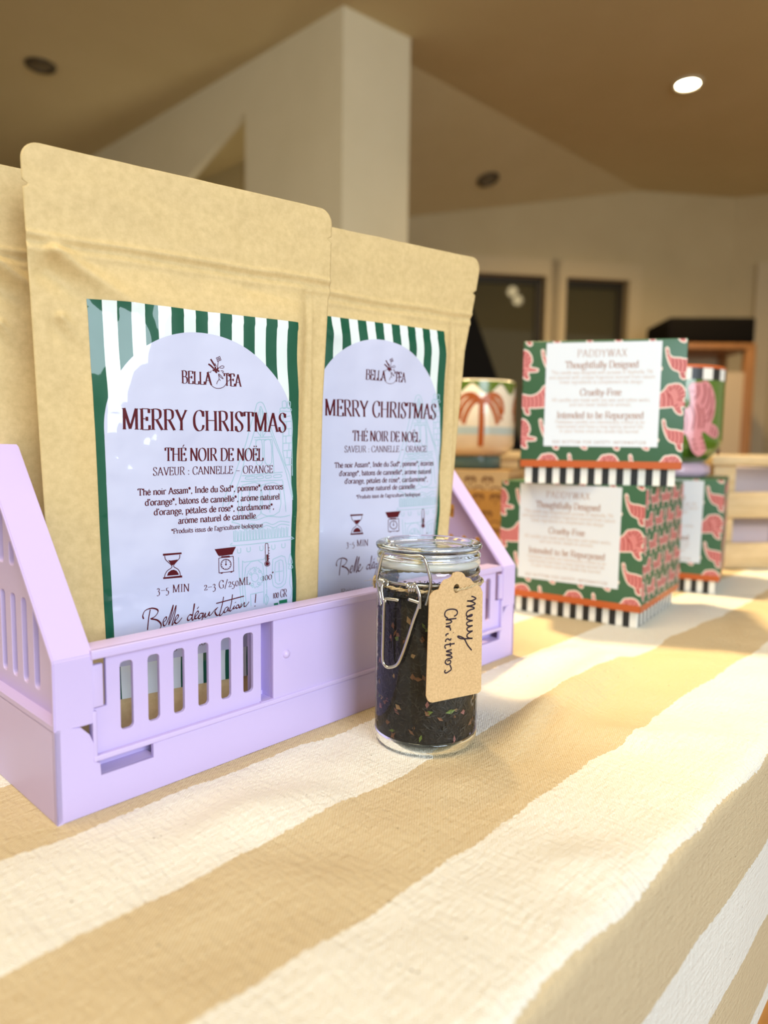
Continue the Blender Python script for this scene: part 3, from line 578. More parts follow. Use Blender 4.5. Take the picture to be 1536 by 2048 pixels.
HOUSE = dec('-549,1957 -569,1946 -580,1910 -615,1803 -647,1689 -685,1590 -723,1484 -765,1407 -784,1337|-549,1957 -530,1951 -511,1913 -475,1806 -428,1691 -388,1596 -347,1514 -330,1379|-546,1933 -577,1818 -608,1718 -647,1618 -670,1518 -716,1406 -754,1343|-542,1933 -499,1827 -452,1720 -412,1632 -371,1529 -330,1364|-395,1881 -396,1662 -375,1574|-338,1875 -330,1514|-403,1967 -379,1970 -375,1932 -399,1928 -403,1967|-367,1965 -347,1968 -348,1930 -365,1929 -367,1965|-415,1909 -411,1927 -347,1930 -343,1910 -415,1908 -411,1887 -387,1877 -343,1883|-395,1844 -338,1850|-395,1801 -337,1806|-396,1757 -335,1762|-394,1713 -333,1718|-392,1669 -332,1673|-379,1625 -332,1627|-375,1581 -332,1582|-371,1845 -371,1803|-355,1802 -355,1761|-375,1757 -375,1716|-355,1714 -355,1672|-367,1669 -367,1627|-351,1625 -351,1582|-589,1746 -468,1752|-585,1732 -468,1737|-546,1918 -545,1751|-534,1919 -531,1751|-569,1782 -546,1754|-507,1784 -529,1755|-577,1725 -539,1729 -535,1596 -574,1593 -577,1725|-523,1726 -480,1730 -472,1596 -516,1596 -523,1726|-468,1734 -456,1537|-663,1518 -396,1537|-671,1483 -396,1489|-640,1511 -586,1514 -586,1499 -640,1498 -640,1511|-571,1514 -532,1517 -528,1502 -567,1499 -571,1514|-512,1516 -476,1517 -476,1505 -510,1502 -512,1516|-456,1519 -408,1522 -408,1506 -454,1505 -456,1519|-663,1461 -548,1466 -544,1284 -661,1282 -663,1461|-540,1459 -428,1464 -420,1293 -536,1287 -540,1459|-617,1460 -615,1283|-484,1461 -481,1290|-595,1384 -548,1386|-524,1382 -428,1386|-396,1485 -375,1291|-686,1448 -687,1283|-729,1242 -688,1233 -650,1209 -603,1228 -556,1211 -509,1231 -461,1214 -412,1233 -347,1223|-729,1249 -665,1261 -572,1249 -493,1267 -412,1259 -347,1268|-718,1206 -680,1214 -642,1194 -596,1210 -549,1193 -501,1212 -453,1195 -404,1214 -347,1204|-719,1127 -338,1133|-726,1119 -711,1102 -342,1113 -337,1131|-718,1190 -717,1128|-707,1194 -709,1130|-697,1190 -695,1130|-687,1186 -689,1130|-677,1195 -675,1130|-667,1190 -669,1131|-657,1186 -655,1131|-647,1195 -649,1131|-637,1191 -635,1131|-627,1186 -629,1131|-617,1195 -615,1131|-607,1191 -609,1132|-597,1187 -595,1132|-587,1195 -589,1132|-577,1191 -575,1132|-567,1187 -569,1133|-557,1196 -554,1133|-546,1191 -548,1133|-536,1187 -534,1133|-526,1196 -528,1134|-515,1192 -513,1134|-505,1187 -507,1134|-495,1196 -493,1134|-484,1192 -486,1135|-474,1187 -472,1135|-463,1196 -465,1135|-453,1192 -451,1135|-442,1188 -444,1135|-432,1197 -430,1135|-421,1192 -423,1136|-411,1188 -408,1136|-400,1197 -402,1136|-389,1192 -387,1136|-379,1188 -380,1137|-368,1197 -366,1137|-357,1193 -359,1137|-696,1083 -694,1058 -675,1059 -675,1085|-635,1086 -633,1061 -613,1062 -613,1088|-549,1087 -547,1061 -527,1063 -527,1089|-469,1089 -467,1063 -447,1065 -447,1091|-400,1093 -398,1067 -377,1069 -377,1095|-689,1031 -681,870 -672,722|-660,720 -663,985 -651,997 -526,1003 -506,1009 -503,716|-641,718 -642,965 -530,977 -525,727|-462,998 -376,1006 -372,838 -458,832 -462,998|-445,978 -392,983 -388,855 -442,851 -445,978|-418,979 -414,854|-444,917 -390,918|-338,1026 -353,958 -338,961 -351,928 -320,933 -334,961 -323,963 -338,1026|-334,926 -342,835 -326,788 -338,735|-613,796 -526,802|-613,796 -610,722|-510,785 -490,753 -507,717 -519,748 -510,785|-529,892 -528,881 -535,875 -531,861 -543,860 -542,846 -552,846 -558,839 -565,835 -574,840 -582,830 -589,842 -599,836 -604,847 -612,850 -619,856 -621,867 -632,872 -626,884 -636,892 -630,901 -633,911 -632,921 -625,927 -626,940 -614,939 -614,953 -603,950 -597,957 -589,959 -581,954 -572,961 -567,948 -556,953 -553,941 -544,937 -538,929 -537,919 -528,912 -535,901 -525,891|-558,894 -557,887 -564,883 -562,872 -572,876 -575,866 -582,871 -588,870 -594,872 -596,881 -605,883 -601,892 -608,899 -602,905 -602,913 -599,919 -592,919 -588,928 -581,920 -574,927 -571,917 -564,915 -560,909 -561,901 -554,894|-543,930 -546,924 -553,925 -557,931 -553,938 -546,937 -543,930|-602,921 -605,915 -612,915 -616,922 -612,928 -605,927 -602,921|-590,853 -594,847 -601,848 -604,855 -601,861 -594,860 -590,853|-551,856 -555,850 -562,851 -565,858 -562,864 -554,863 -551,856|-531,884 -535,878 -542,879 -545,886 -542,892 -534,891 -531,884|-574,940 -578,934 -585,935 -588,942 -585,948 -578,947 -574,940')
LOGO = dec('-873,2108 -863,2074 -853,2045 -829,2026 -800,2024 -774,2035 -758,2056 -757,2073|-873,2108 -862,2114 -852,2111 -847,2122|-758,2103 -741,2101 -733,2087 -741,2072 -757,2067|-805,2103 -802,2078 -813,2060 -817,2047|-802,2078 -794,2068|-804,2178 -809,2143|-799,2143 -783,2154 -770,2150 -778,2140 -797,2141|-783,2119 -770,2110 -743,2114|-733,2112 -708,2113|-825,2166 -815,2147|-805,2108 -792,2099 -776,2080 -794,2089 -805,2105|-791,2124 -778,2125 -773,2118|-789,2192 -788,2185 -796,2184 -801,2180 -808,2177 -810,2185 -812,2189 -816,2195 -809,2199 -803,2201 -797,2206 -792,2201 -792,2195 -787,2190|-796,2192 -798,2188 -802,2186 -805,2188 -807,2191 -805,2195 -801,2196 -797,2195 -796,2191')
LOGO_THICK = dec('-849,2187 -838,2170 -824,2149|-863,2158 -849,2150 -832,2135|-833,2133 -818,2127 -799,2121|-823,2146 -820,2127 -815,2110|-804,2143 -815,2127 -826,2116|-839,2123 -826,2127 -805,2130')
GREEN = dec('-417,733 -359,736 -359,713 -417,712|-454,720 -424,721 -424,708 -454,708')
# ================================================================ lavender crate
CL, CD, CH = 0.3782, 0.27, 0.173
crate = empty('storage_crate', P0, CYAW, 'lavender plastic storage crate with slotted sides holding the paper pouches', 'storage crate')
def front(y): return lambda p: (p[0], y - p[2], p[1])           # plate xy -> crate s, z
def endp(x): return lambda p: (x + p[2], p[0], p[1])            # plate xy -> crate t, z
b = MB(); zb = .0445
wall = [(0, 0), (CL, 0), (CL, zb), (CL - .006, zb), (CL - .012, .0432), (CL - .0162, .0385), (CL - .018, .0335), (CL - .018, .0248), (CL - .0208, .0235), (CL - .0212, .0172), (CL - .048, .0172), (CL - .048, .0245), (.048, .0245), (.048, .0172), (.0212, .0172), (.0208, .0235), (.018, .0248), (.018, .0335), (.0162, .0385), (.012, .0432), (.006, zb), (0, zb)]
b.merge_mesh(plate_mesh([wall], .003, .0005), front(.0015)); b.merge_mesh(plate_mesh([[(0, 0), (CL, 0), (CL, zb), (0, zb)]], .003, .0005), front(CD - .0015))
for x in (.0015, CL - .0015): b.merge_mesh(plate_mesh([[(0, 0), (CD, 0), (CD, zb), (0, zb)]], .003, .0005), endp(x))
b.box(.002, CL - .002, .002, CD - .002, .0, .004)
b.box(.019, .05, .0028, .0125, .0165, .0172); b.box(CL - .05, CL - .019, .0028, .0125, .0165, .0172); b.box(.003, CL - .003, .0115, .0128, .004, .03)
b.build('base', LAVENDER, crate)
# end panels with vertical slots, a slanted edge and a wide flange
def slots_end():
    holes = []; k = 0; tc = .034
    top = lambda q: .0766 + 1.165 * q
    while tc < CD - .03:
        holes.append(rrect(tc - .0033, tc + .0033, .0545, .0975, .0024))
        zt = min(top(tc - .008) - .016, CH - .018)
        if zt - .112 > .009: holes.append(rrect(tc - .0033, tc + .0033, .112, zt, .0024))
        tc += .0143
    return holes
slope_t = (CH - .0766) / 1.165
for side in (0, 1):
    b = MB(); x = .0075 if side == 0 else CL - .0075; sg = 1 if side == 0 else -1; x0 = 0.0 if side == 0 else CL
    out = [(.003, zb + .001), (CD - .003, zb + .001), (CD - .003, CH), (slope_t, CH), (.003, .0766)]
    b.merge_mesh(plate_mesh([out] + slots_end(), .003, .0005), endp(x))
    wdt = .0185
    path = [(0.0, .0435), (0.0, .0766), (slope_t, CH), (CD, CH)]           # flange follows front post, slope and top
    th = .0028
    def off(i):
        a = Vector(path[i]); t_ = (Vector(path[min(i + 1, 3)]) - Vector(path[max(i - 1, 0)])).normalized(); return a + Vector((t_.y, -t_.x)) * th
    o_ = [off(i) for i in range(4)]; o_[0] = Vector((th, .0435)); o_[3] = Vector((CD, CH - th))
    vs = []
    for xx in (x0, x0 + sg * wdt):
        for p in path: vs.append((xx, p[0], p[1]))
        for p in o_: vs.append((xx, p.x, p.y))
    fs = []
    for i in range(3): fs += [(i, i + 1, 8 + i + 1, 8 + i), (4 + i, 12 + i, 12 + i + 1, 4 + i + 1), (i, 4 + i, 4 + i + 1, i + 1), (8 + i, 8 + i + 1, 12 + i + 1, 12 + i)]
    fs += [(0, 8, 12, 4), (3, 7, 15, 11)]
    bm = bmesh.new(); bv = [bm.verts.new(v) for v in vs]
    for f in fs: bm.faces.new([bv[i] for i in f])
    bmesh.ops.recalc_face_normals(bm, faces=bm.faces); bmesh.ops.bevel(bm, geom=[e for e in bm.edges], offset=.0006, segments=2, affect='EDGES')
    me = bpy.data.meshes.new('f'); bm.to_mesh(me); bm.free(); b.merge_mesh(me, lambda p: tuple(p)); bpy.data.meshes.remove(me)
    xa, xb = (x0 + sg * .017, x0 + sg * .0232); b.rbox(min(xa, xb), max(xa, xb), .0003, .003, .0507, .0712, .0005)       # hinge tab
    b.box(min(x, x0), max(x, x0), .002, CD - .002, zb - .001, zb + .002)
    b.build('end_panel', LAVENDER, crate)
# low slotted front panel with its rail
b = MB()
fo = [(.018, .0258), (CL - .018, .0258), (CL - .018, .0497), (CL - .0255, .0497), (CL - .0255, .0755), (.0255, .0755), (.0255, .0497), (.018, .0497)]
SL = [(.0325, .0391), (.047, .0533), (.0612, .0675), (.0756, .082), (.0899, .0963), (.1044, .1111)]
holes = [rrect(a, c, .0352, .0692, .002) for a, c in SL] + [rrect(CL - c, CL - a, .0352, .0692, .002) for a, c in SL] + [[(.1166, .0278), (.1240, .0278), (.1240, .0745), (.1166, .0745)], [(CL - .1240, .0278), (CL - .1166, .0278), (CL - .1166, .0745), (CL - .1240, .0745)]]
b.merge_mesh(plate_mesh([fo] + holes, .0025, .0004), front(.0036))
b.rbox(.1238, CL - .1238, .0002, .003, .0262, .0755, .0005)                                     # raised middle field
for g0, g1 in ((.1162, .1240), (CL - .1240, CL - .1162)):
    b.box(g0 - .001, g1 + .001, .0125, .0135, .0262, .0755); b.box(g0 - .001, g1 + .001, .0005, .013, .0262, .0278)
    b.box(g0 - .0012, g0 - .0001, .0042, .0130, .0262, .0755); b.box(g1 + .0001, g1 + .0012, .0012, .0130, .0262, .0755)
                                                     # groove floor
b.rbox(.0172, CL - .0222, -.0012, .0135, .0762, .0787, .0006); b.rbox(.0172, CL - .0222, -.0014, .0006, .0742, .0787, .0006)   # rail and lip
b.rbox(.0176, CL - .0176, -.0006, .0046, .0246, .0274, .0006)                                     # lower lip
b.rbox(.0176, .0196, -.0002, .0046, .0254, .0492, .0005); b.rbox(CL - .0196, CL - .0176, -.0002, .0046, .0254, .0492, .0005)
b.lathe([(0, .0024), (.0012, .0022), (.0022, .0012), (.0026, 0)], 20)
n_ = 4 * 20
for i in range(len(b.v) - n_, len(b.v)):
    x, y, z = b.v[i]; b.v[i] = (.1332 + x, .0002 - z * .8, .0523 + y)
b.build('front_panel', LAVENDER, crate)
b = MB(); b.merge_mesh(plate_mesh([[(.01, zb), (CL - .01, zb), (CL - .01, .165), (.01, .165)]] + [rrect(.03 + k * .0143, .0366 + k * .0143, .06, .15, .0024) for k in range(22)], .003, .0005), front(CD - .004)); b.build('back_panel', LAVENDER, crate)

# ================================================================ kraft pouches (units of these functions: millimetres)
PY = CYAW - 0.22
LABEL_V0, LABEL_V1 = 29.0, 245.2
def uL(v): 
    x = interp([(0, -171.5), (120, -172.5), (180, -174.5), (250, -176.5), (320, -179)], v)
    return x + max(0.0, 3.6 * (1 - abs(v - 297.5) / 1.7))
def uRA(v):
    x = interp([(0, -12.5), (67, -11.6), (199, -8.3), (262, -4.6), (268, -3.2), (320, -2)], v)
    return x - max(0.0, 3.6 * (1 - abs(v - 300.0) / 1.7))
def uRB(v):
    x = interp([(0, -21), (103, -18.9), (245, -6.2), (290, 3.6), (305, 6.4), (320, 8.4)], v)
    return x - max(0.0, 3.6 * (1 - abs(v - 291.0) / 1.7))
def seg(u, v, a, b_, h, w, taper=True):
    d = Vector((b_[0] - a[0], b_[1] - a[1])); k = ((u - a[0]) * d.x + (v - a[1]) * d.y) / d.length_squared; kc = max(0, min(1, k))
    q = math.hypot(u - a[0] - d.x * kc, v - a[1] - d.y * kc); return h * math.exp(-(q / w) ** 2) * ((1 - kc * .8) if taper else 1)
def relief(u, v, uR, seed, dv):
    """height of the pouch front towards the viewer, mm"""
    a = u - uL(v); c = uR(v) - u
    vv = v - dv
    ramp = sstep((272 - v) / 32.0)
    B = sstep((a - 11) / (26 + 22 * sstep((v - 195) / 30))) * sstep((c - 12.5) / 9)
    d = -5.0 + 5.6 * B * ramp
    d += ramp * B * (1.9 * noise.noise(Vector((u * .022, v * .016, seed))) + .7 * noise.noise(Vector((u * .06, v * .03, seed + 4))))
    # zip closure: two ridges with slightly wavy run
    wv = 1.2 * noise.noise(Vector((u * .03, seed, 2)))
    d += 1.0 * math.exp(-((v - 274 - wv) / 1.3) ** 2) - .9 * math.exp(-((v - 270.5 - wv) / 1.5) ** 2) + .7 * math.exp(-((v - 266.5 - wv * .6) / 1.4) ** 2)
    # creases
    d += seg(u, v, (-164, 267), (-126, 245), 5.0, 4.0) - seg(u, v, (-168, 257), (-140, 239), 4.2, 6)
    d += seg(u, v, (-162, 234), (-150, 219), 2.4, 2.6) - seg(u, v, (-164, 229), (-154, 217), 1.8, 4)
    d -= seg(u, v, (-18, 264), (-24, 240), 1.8, 5) + seg(u, v, (-60, 262), (-20, 258), .9, 3)
    d += seg(u, v, (-17, 266), (-19, 120), 1.4, 1.4, False)
    edge = sstep(min(a, c) / 6.0)
    d += edge * (.7 * noise.noise(Vector((u * .05, v * .06, seed + 9))) + .16 * noise.noise(Vector((u * .18, v * .2, seed + 2))))
    return d
def label_wave(v, seed): return .45 * math.sin(v * .055 + seed) + .35 * math.sin(v * .103 + 2 * seed)
class Pouch:
    def __init__(s, uR, seed, dv, z0=.004): s.uR, s.seed, s.dv, s.z0 = uR, seed, dv, z0
    def P(s, u, v, lift=0.0):
        # pouch object: x = along, y = away from the viewer, z = up
        return (u / 1000, -(relief(u, v, s.uR, s.seed, s.dv) + lift) / 1000, v / 1000)
    def body(s, name, top=318.0):
        b = MB(); rows = [i * 4.0 for i in range(59)]; x = rows[-1] + 1.2
        while x < top - 9.3: rows.append(x); x += 1.2
        rows += [top - 9, top - 7.5, top - 6, top - 4.5, top - 3, top - 1.8, top - .8, top - .25, top]
        nc = 96; k = nc + 1
        def row(v, i):
            l, r = uL(v), s.uR(v); q = i / nc; q = q + .06 * math.sin(2 * PI * q) * -1     # denser near the edges
            dt = v - (top - 9.0)
            if dt > 0: cut = 9.0 - math.sqrt(max(0.0, 81 - dt * dt)); l += cut; r -= cut
            return l + (r - l) * q, l, r
        vs = []
        for v in rows:
            for i in range(k): u, l, r = row(v, i); vs.append(s.P(u, v))
        nf = len(vs)
        for v in rows:
            for i in range(k):
                u, l, r = row(v, i); f = s.P(u, v); a, c = u - uL(v), s.uR(v) - u
                th = .5 + 34 * sstep((min(a, c) - 8) / 34) * sstep((262 - v) / 200) 
                vs.append((f[0], -(-5.0 - th) / 1000 if th > 2 else f[1] + th / 1000, f[2]))
        fs = []; R = len(rows)
        for j in range(R - 1):
            for i in range(nc):
                q = (j * k + i, j * k + i + 1, (j + 1) * k + i + 1, (j + 1) * k + i); fs.append(q); fs.append(tuple(nf + t for t in reversed(q)))
            fs.append((j * k, (j + 1) * k, nf + (j + 1) * k, nf + j * k)); fs.append((j * k + nc, nf + j * k + nc, nf + (j + 1) * k + nc, (j + 1) * k + nc))
        for i in range(nc): fs.append((i, nf + i, nf + i + 1, i + 1)); fs.append(((R - 1) * k + i, (R - 1) * k + i + 1, nf + (R - 1) * k + i + 1, nf + (R - 1) * k + i))
        b.add(vs, fs, 0, True); return b.build(name, KRAFT)
    def label(s, parent):
        b = MB(); nv, nu = 110, 80; vs = []; uvs = []
        for j in range(nv + 1):
            v = LABEL_V0 + (LABEL_V1 - LABEL_V0) * j / nv
            l = interp([(29, -144.6), (66, -145.3), (245, -149.7)], v); r = -29.0 - (0 if v > 240 else .5) + label_wave(v, s.seed) * 1.3 * sstep((245 - v) / 20)
            for i in range(nu + 1):
                u = l + (r - l) * i / nu; vs.append(s.P(u, v + s.dv, .30)); uvs.append((i / nu, (v - LABEL_V0) / (LABEL_V1 - LABEL_V0)))
        k = nu + 1; fs = [(j * k + i, j * k + i + 1, (j + 1) * k + i + 1, (j + 1) * k + i) for j in range(nv) for i in range(nu)]
        b.add(vs, fs, 0, True); me = b.mesh('label', LABELM); uvl = me.uv_layers.new(name='UVMap')
        for l_ in me.loops: uvl.data[l_.index].uv = uvs[l_.vertex_index]
        lab = link('label', me, parent); tag(lab, 'glossy label with green and white stripes around a pale arch')
        fn = lambda u, v: s.P(u, v + s.dv, .42); fn2 = lambda u, v: s.P(u, v + s.dv, .37)
        h = MB()
        for pl in HOUSE: h.stroke(smooth_line(pl, 3) if 3 < len(pl) < 12 else pl, fn2, .5, 0, step=4)
        h.build('house_drawing', TEAL_INK, lab)
        t = MB(); W = lambda *a, **kw: write(t, *a, fn=fn, step=4, **kw)
        W('BELLA', -102, -84.6, 204.1, 7.0, thick=.13, thin=.04); W('TEA', -77.2, -66.8, 204.1, 7.0, thick=.13, thin=.04)
        W('MERRY CHRISTMAS', -134.9, -37.2, 177.7, 11.3, thick=.135, thin=.035, y1=178.3, track=.02)
        W('THÉ NOIR DE NOËL', -112.3, -52.8, 160.7, 7.3, thick=.14, thin=.04, y1=160.8)
        W('SAVEUR : CANNELLE – ORANGE', -119, -46.3, 152.7, 4.5, thick=.115, thin=.05, y1=153.4, track=.03)
        kw = dict(thick=.15, thin=.07, bold=.03)
        W('Thé noir Assam*, Inde du Sud*, pomme*, écorces', -127.4, -39.4, 141.9, 3.6, y1=143.2, **kw); W("d'orange*, bâtons de cannelle*, arôme naturel", -123.7, -41.7, 136.2, 3.6, y1=137.0, **kw)
        W("d'orange, pétales de rose*, cardamome*,", -118.9, -45.4, 130.7, 3.6, y1=131.2, **kw); W('arôme naturel de cannelle.', -105.3, -56.6, 125.2, 3.6, y1=125.9, **kw)
        W("*Produits issus de l'agriculture biologique", -109.4, -52.7, 119.8, 2.7, y1=120.3, thick=.15, thin=.07, bold=.02)
        W('3–5 MIN', -117.7, -98.9, 86.0, 4.6, y1=85.4, thick=.11, thin=.045, track=.04); W('2–3 G/250ML', -90.6, -61.2, 85.1, 4.7, y1=85.8, thick=.11, thin=.045, track=.03); W('100°', -53.4, -45.6, 87.0, 4.6, y1=87.5, thick=.11, thin=.045)
        W('100 GR', -46.2, -36.2, 75.2, 5.0, thick=.1, thin=.04)
        for pl in LOGO: t.stroke(smooth_line(pl, 3), fn, .34, 0, step=4)
        for pl in LOGO_THICK: t.stroke(smooth_line(pl, 3), fn, .95, 0, step=4)
        for pl in SCRIPT: t.stroke(smooth_line(pl, 4), fn, .5, 0, step=4, nib=(.42, .95, math.radians(50)))
        W('Rejoignez-nous', -122, -84, 52.5, 3.4, thick=.12, thin=.06)
        t.build('lettering', MAROON, lab)
        c = MB()
        for pl in ICON_FILL: c.poly(pl, fn)
        for pl in ICON_LINE: c.stroke(smooth_line(pl, 3) if 4 < len(pl) < 15 else pl, fn, .42, 0, step=4)
        c.build('icons', MAROON, lab)
        g = MB()
        for pl in GREEN: g.poly(pl, fn)
        g.build('green_mark', GREEN_INK, lab)
        return lab
# label print: stripes around an arch, as a node pattern in the label's own coordinates
LABELM = mat('printed_label', (0.8, 0.8, 0.9), 0.45, spec=0.2, coat=0.75); m = LABELM
bsdf(m).inputs['Coat Roughness'].default_value = 0.035
uvn = nd(m, 'ShaderNodeUVMap'); uvn.uv_map = 'UVMap'; sep = nd(m, 'ShaderNodeSeparateXYZ'); lk(m, uvn.outputs[0], sep.inputs[0])
U_, V_ = sep.outputs[0], sep.outputs[1]; WL, HL = 120.7, 216.2
fr_ = math_node(m, 'FRACT', math_node(m, 'MULTIPLY', U_, 8.5)); grn = math_node(m, 'LESS_THAN', fr_, 0.5)
X_ = math_node(m, 'SUBTRACT', math_node(m, 'MULTIPLY', U_, WL), 60.6); Y_ = math_node(m, 'MULTIPLY', V_, HL)
yy = math_node(m, 'MAXIMUM', math_node(m, 'SUBTRACT', Y_, 147.7), 0.0)
r2 = math_node(m, 'ADD', math_node(m, 'MULTIPLY', X_, X_), math_node(m, 'MULTIPLY', yy, yy))
arch = math_node(m, 'MULTIPLY', math_node(m, 'LESS_THAN', r2, 56.3 ** 2), math_node(m, 'GREATER_THAN', Y_, 18.5))
lk(m, mix_col(m, arch, mix_col(m, grn, (0.72, 0.80, 0.80), (0.002, 0.085, 0.045)), (0.55, 0.575, 0.76)), bsdf(m).inputs['Base Color'])
def pouch_at(s, t, uR, seed, dv, name, label):
    P = Pouch(uR, seed, dv); o = P.body(name); p = st(s, t, .004); o.location = p; o.rotation_euler = (0, 0, PY)
    tag(o, label, 'tea pouch', 'kraft tea pouches in the crate'); P.label(o); return o
def plain_pouch(s, t, label):
    o = pa.copy(); COL.objects.link(o); o.location = st(s, t, .004); return tag(o, label, 'tea pouch')
pa = pouch_at(.19, .018, uRA, 3.3, 0, 'tea_pouch', 'front large brown kraft tea pouch with its whole striped Merry Christmas label showing')
pb = pouch_at(.335, .016, uRB, 7.7, 13, 'tea_pouch.001', 'brown kraft tea pouch partly hidden behind the front pouch and the glass jar')
plain_pouch(.176, .064, 'brown kraft tea pouch behind the left edge of the front pouch, no label in view')
# ================================================================ clip-top glass jar (local mm tables scaled to metres)
JX, JY = 0.0266, 0.4091
mm = lambda L: [Vector((a / 1000, c / 1000, z / 1000)) for a, c, z in L]
jar = empty('clip_top_jar', (JX, JY, TZ + .0006), 0, 'small clip-top glass jar of loose black tea standing before the crate', 'glass jar')
b = MB()
base = [(0, .0038), (.020, .0034), (.0270, .0036), (.0288, .0052), (.0293, .0078), (.0304, .0078), (.0306, .0060), (.0302, .0028), (.0290, .0006), (.027, 0), (.023, .0008), (0, .0012)]
b.lathe(base, 72, 0); b.build('base', GLASS, jar)
b = MB(); wallp = [(.0304, .0078), (.0305, .03), (.0306, .06), (.0305, .084), (.0301, .0895), (.0292, .0935), (.0287, .0965), (.0287, .0985)]
b.lathe(wallp, 96); b.build('body', GLASS_THIN, jar)
b = MB(); neck = [(.0260, .0965), (.0287, .0968), (.0287, .0992), (.0297, .1005), (.0305, .1022), (.0305, .1038), (.0296, .1052), (.0262, .1054)]
b.lathe(neck[1:-1], 80); b.build('neck', GLASS_NECK, jar)
b = MB(); b.lathe([(.0255, .1055), (.0296, .1055), (.0303, .1068), (.0303, .1083), (.0297, .1094), (.0255, .1094)], 72, closed=True); b.build('seal_ring', SILICONE, jar)
b = MB()
lid = [(0, .1085), (.018, .1083), (.0245, .1078), (.0252, .1096), (.0296, .1097), (.0304, .1106), (.0304, .1122), (.0297, .1131), (.0292, .1139), (.0296, .1146), (.0306, .1153), (.0312, .1166), (.0310, .1178), (.0298, .1187), (.0270, .1190), (.0250, .1186), (.0242, .1170), (.0225, .1160), (.012, .1164), (0, .1167)]
b.lathe(lid, 96); b.build('lid', GLASS, jar)
# wire clasp
b = MB()
bail = mm([[-27.6, -18.9, 84.3], [-28.4, -17.8, 90.4], [-29.8, -15.3, 97.9], [-28.8, -17.1, 105.5], [-27.1, -19.0, 112.9], [-25.4, -19.6, 114.2], [-21.1, -24.0, 114.4], [-16.0, -27.6, 114.4], [-10.9, -30.2, 114.4], [-6.7, -31.4, 114.6], [-4.3, -33.2, 113.2], [-2.2, -33.4, 107.0], [-0.9, -33.5, 101.9], [-1.0, -33.5, 97.1], [-1.9, -33.4, 91.9], [-3.1, -33.4, 88.0]])
b.tube(smooth3(bail, 5), .00092, 10); b.build('wire_bail', STEEL, jar)
b = MB(); ring = [(.0300 * math.cos(a), .0300 * math.sin(a), .0978) for a in [2 * PI * i / 64 for i in range(64)]]
b.tube(ring, .0009, 8, closed=True); b.build('neck_wire', STEEL, jar)
b = MB(); lever = mm([[-17.8, -29.1, 89.6], [-25.2, -25.2, 89.3], [-25.8, -25.0, 85.7], [-26.1, -24.9, 68.3], [-26.2, -24.8, 55.2], [-25.0, -25.4, 51.7], [-22.5, -26.7, 50.9], [-18.3, -28.8, 53.1], [-15.7, -30.1, 58.8], [-13.0, -31.6, 67.5], [-9.7, -33.2, 79.3], [-6.9, -34.7, 88.6], [-8.2, -34.0, 89.9], [-12.6, -31.7, 90.8]])
b.tube(smooth3(lever, 5), .00095, 10); b.build('lever', STEEL, jar)
b = MB()
for cx_, cy_ in ((-26.3, -19.6), (-10.7, -31.0)):
    cc = Vector((cx_ / 1000, cy_ / 1000, .0972)); tg = Vector((-cc.y, cc.x, 0)).normalized(); rd_ = Vector((cc.x, cc.y, 0)).normalized()
    pts = [cc + tg * (-.0022 + .0044 * i / 40) + (rd_ * math.cos(i * .5) + Vector((0, 0, 1)) * math.sin(i * .5)) * .0021 for i in range(41)]
    b.tube(pts, .0009, 8)
hook = mm([[-12.1, -32.0, 97.3], [-11.4, -32.6, 98.8], [-9.4, -33.6, 99.6], [-8.0, -34.3, 97.5], [-6.7, -34.9, 93.8], [-6.4, -35.1, 89.6], [-6.4, -35.3, 86.5]])
b.tube(smooth3(hook, 5), .0009, 8)
hook2 = mm([[-26.8, -22.4, 97.0], [-27.4, -23.4, 95.0], [-27.0, -24.6, 91.5], [-26.2, -25.4, 88.4], [-24.6, -26.2, 88.6]]); b.tube(smooth3(hook2, 5), .0009, 8)
b.build('hinge_coils', STEEL, jar)
# tea
TEAM = noisy(mat('black_tea', (0.02, 0.015, 0.012), 0.75), (0.004, 0.003, 0.003), (0.026, 0.019, 0.015), 260, 6, bump=0.9, bscale=420, bdist=0.002)
TEAD = mat('tea_leaf_dark', (0.036, 0.028, 0.022), 0.55); TEAB = mat('tea_bark_brown', (0.24, 0.10, 0.045), 0.7); TEAT = mat('tea_peel_tan', (0.42, 0.25, 0.11), 0.7); TEAG = mat('tea_leaf_green', (0.18, 0.24, 0.04), 0.6); TEAP = mat('tea_petal_pink', (0.35, 0.14, 0.12), 0.7)
b = MB(); n = 96; rows = 46; vs = []
rnd = random.Random(3)
def tea_r(a, z):
    r = .0286 + .0009 * noise.noise(Vector((math.cos(a) * 7, math.sin(a) * 7, z * 240)))
    r -= .0022 * math.exp(-((a - .1 if a < PI else a - .1 - 2 * PI) / .45) ** 2) * (1 + .6 * math.sin(z * 300))
    return r
for j in range(rows + 1):
    z = .0046 + (.0880 - .0046) * j / rows; rim = 1.0 if j > 1 else (.9 if j == 0 else .97)
    for i in range(n):
        a = 2 * PI * i / n; r = tea_r(a, z) * rim; vs.append((r * math.cos(a), r * math.sin(a), z + (.0028 * noise.noise(Vector((math.cos(a) * 2, math.sin(a) * 2, 4))) if j == rows else 0)))
fs = [(j * n + i, j * n + (i + 1) % n, (j + 1) * n + (i + 1) % n, (j + 1) * n + i) for j in range(rows) for i in range(n)]
fs.append(tuple(reversed(range(n)))); fs.append(tuple(rows * n + i for i in range(n)))
b.add(vs, fs, 0, True)
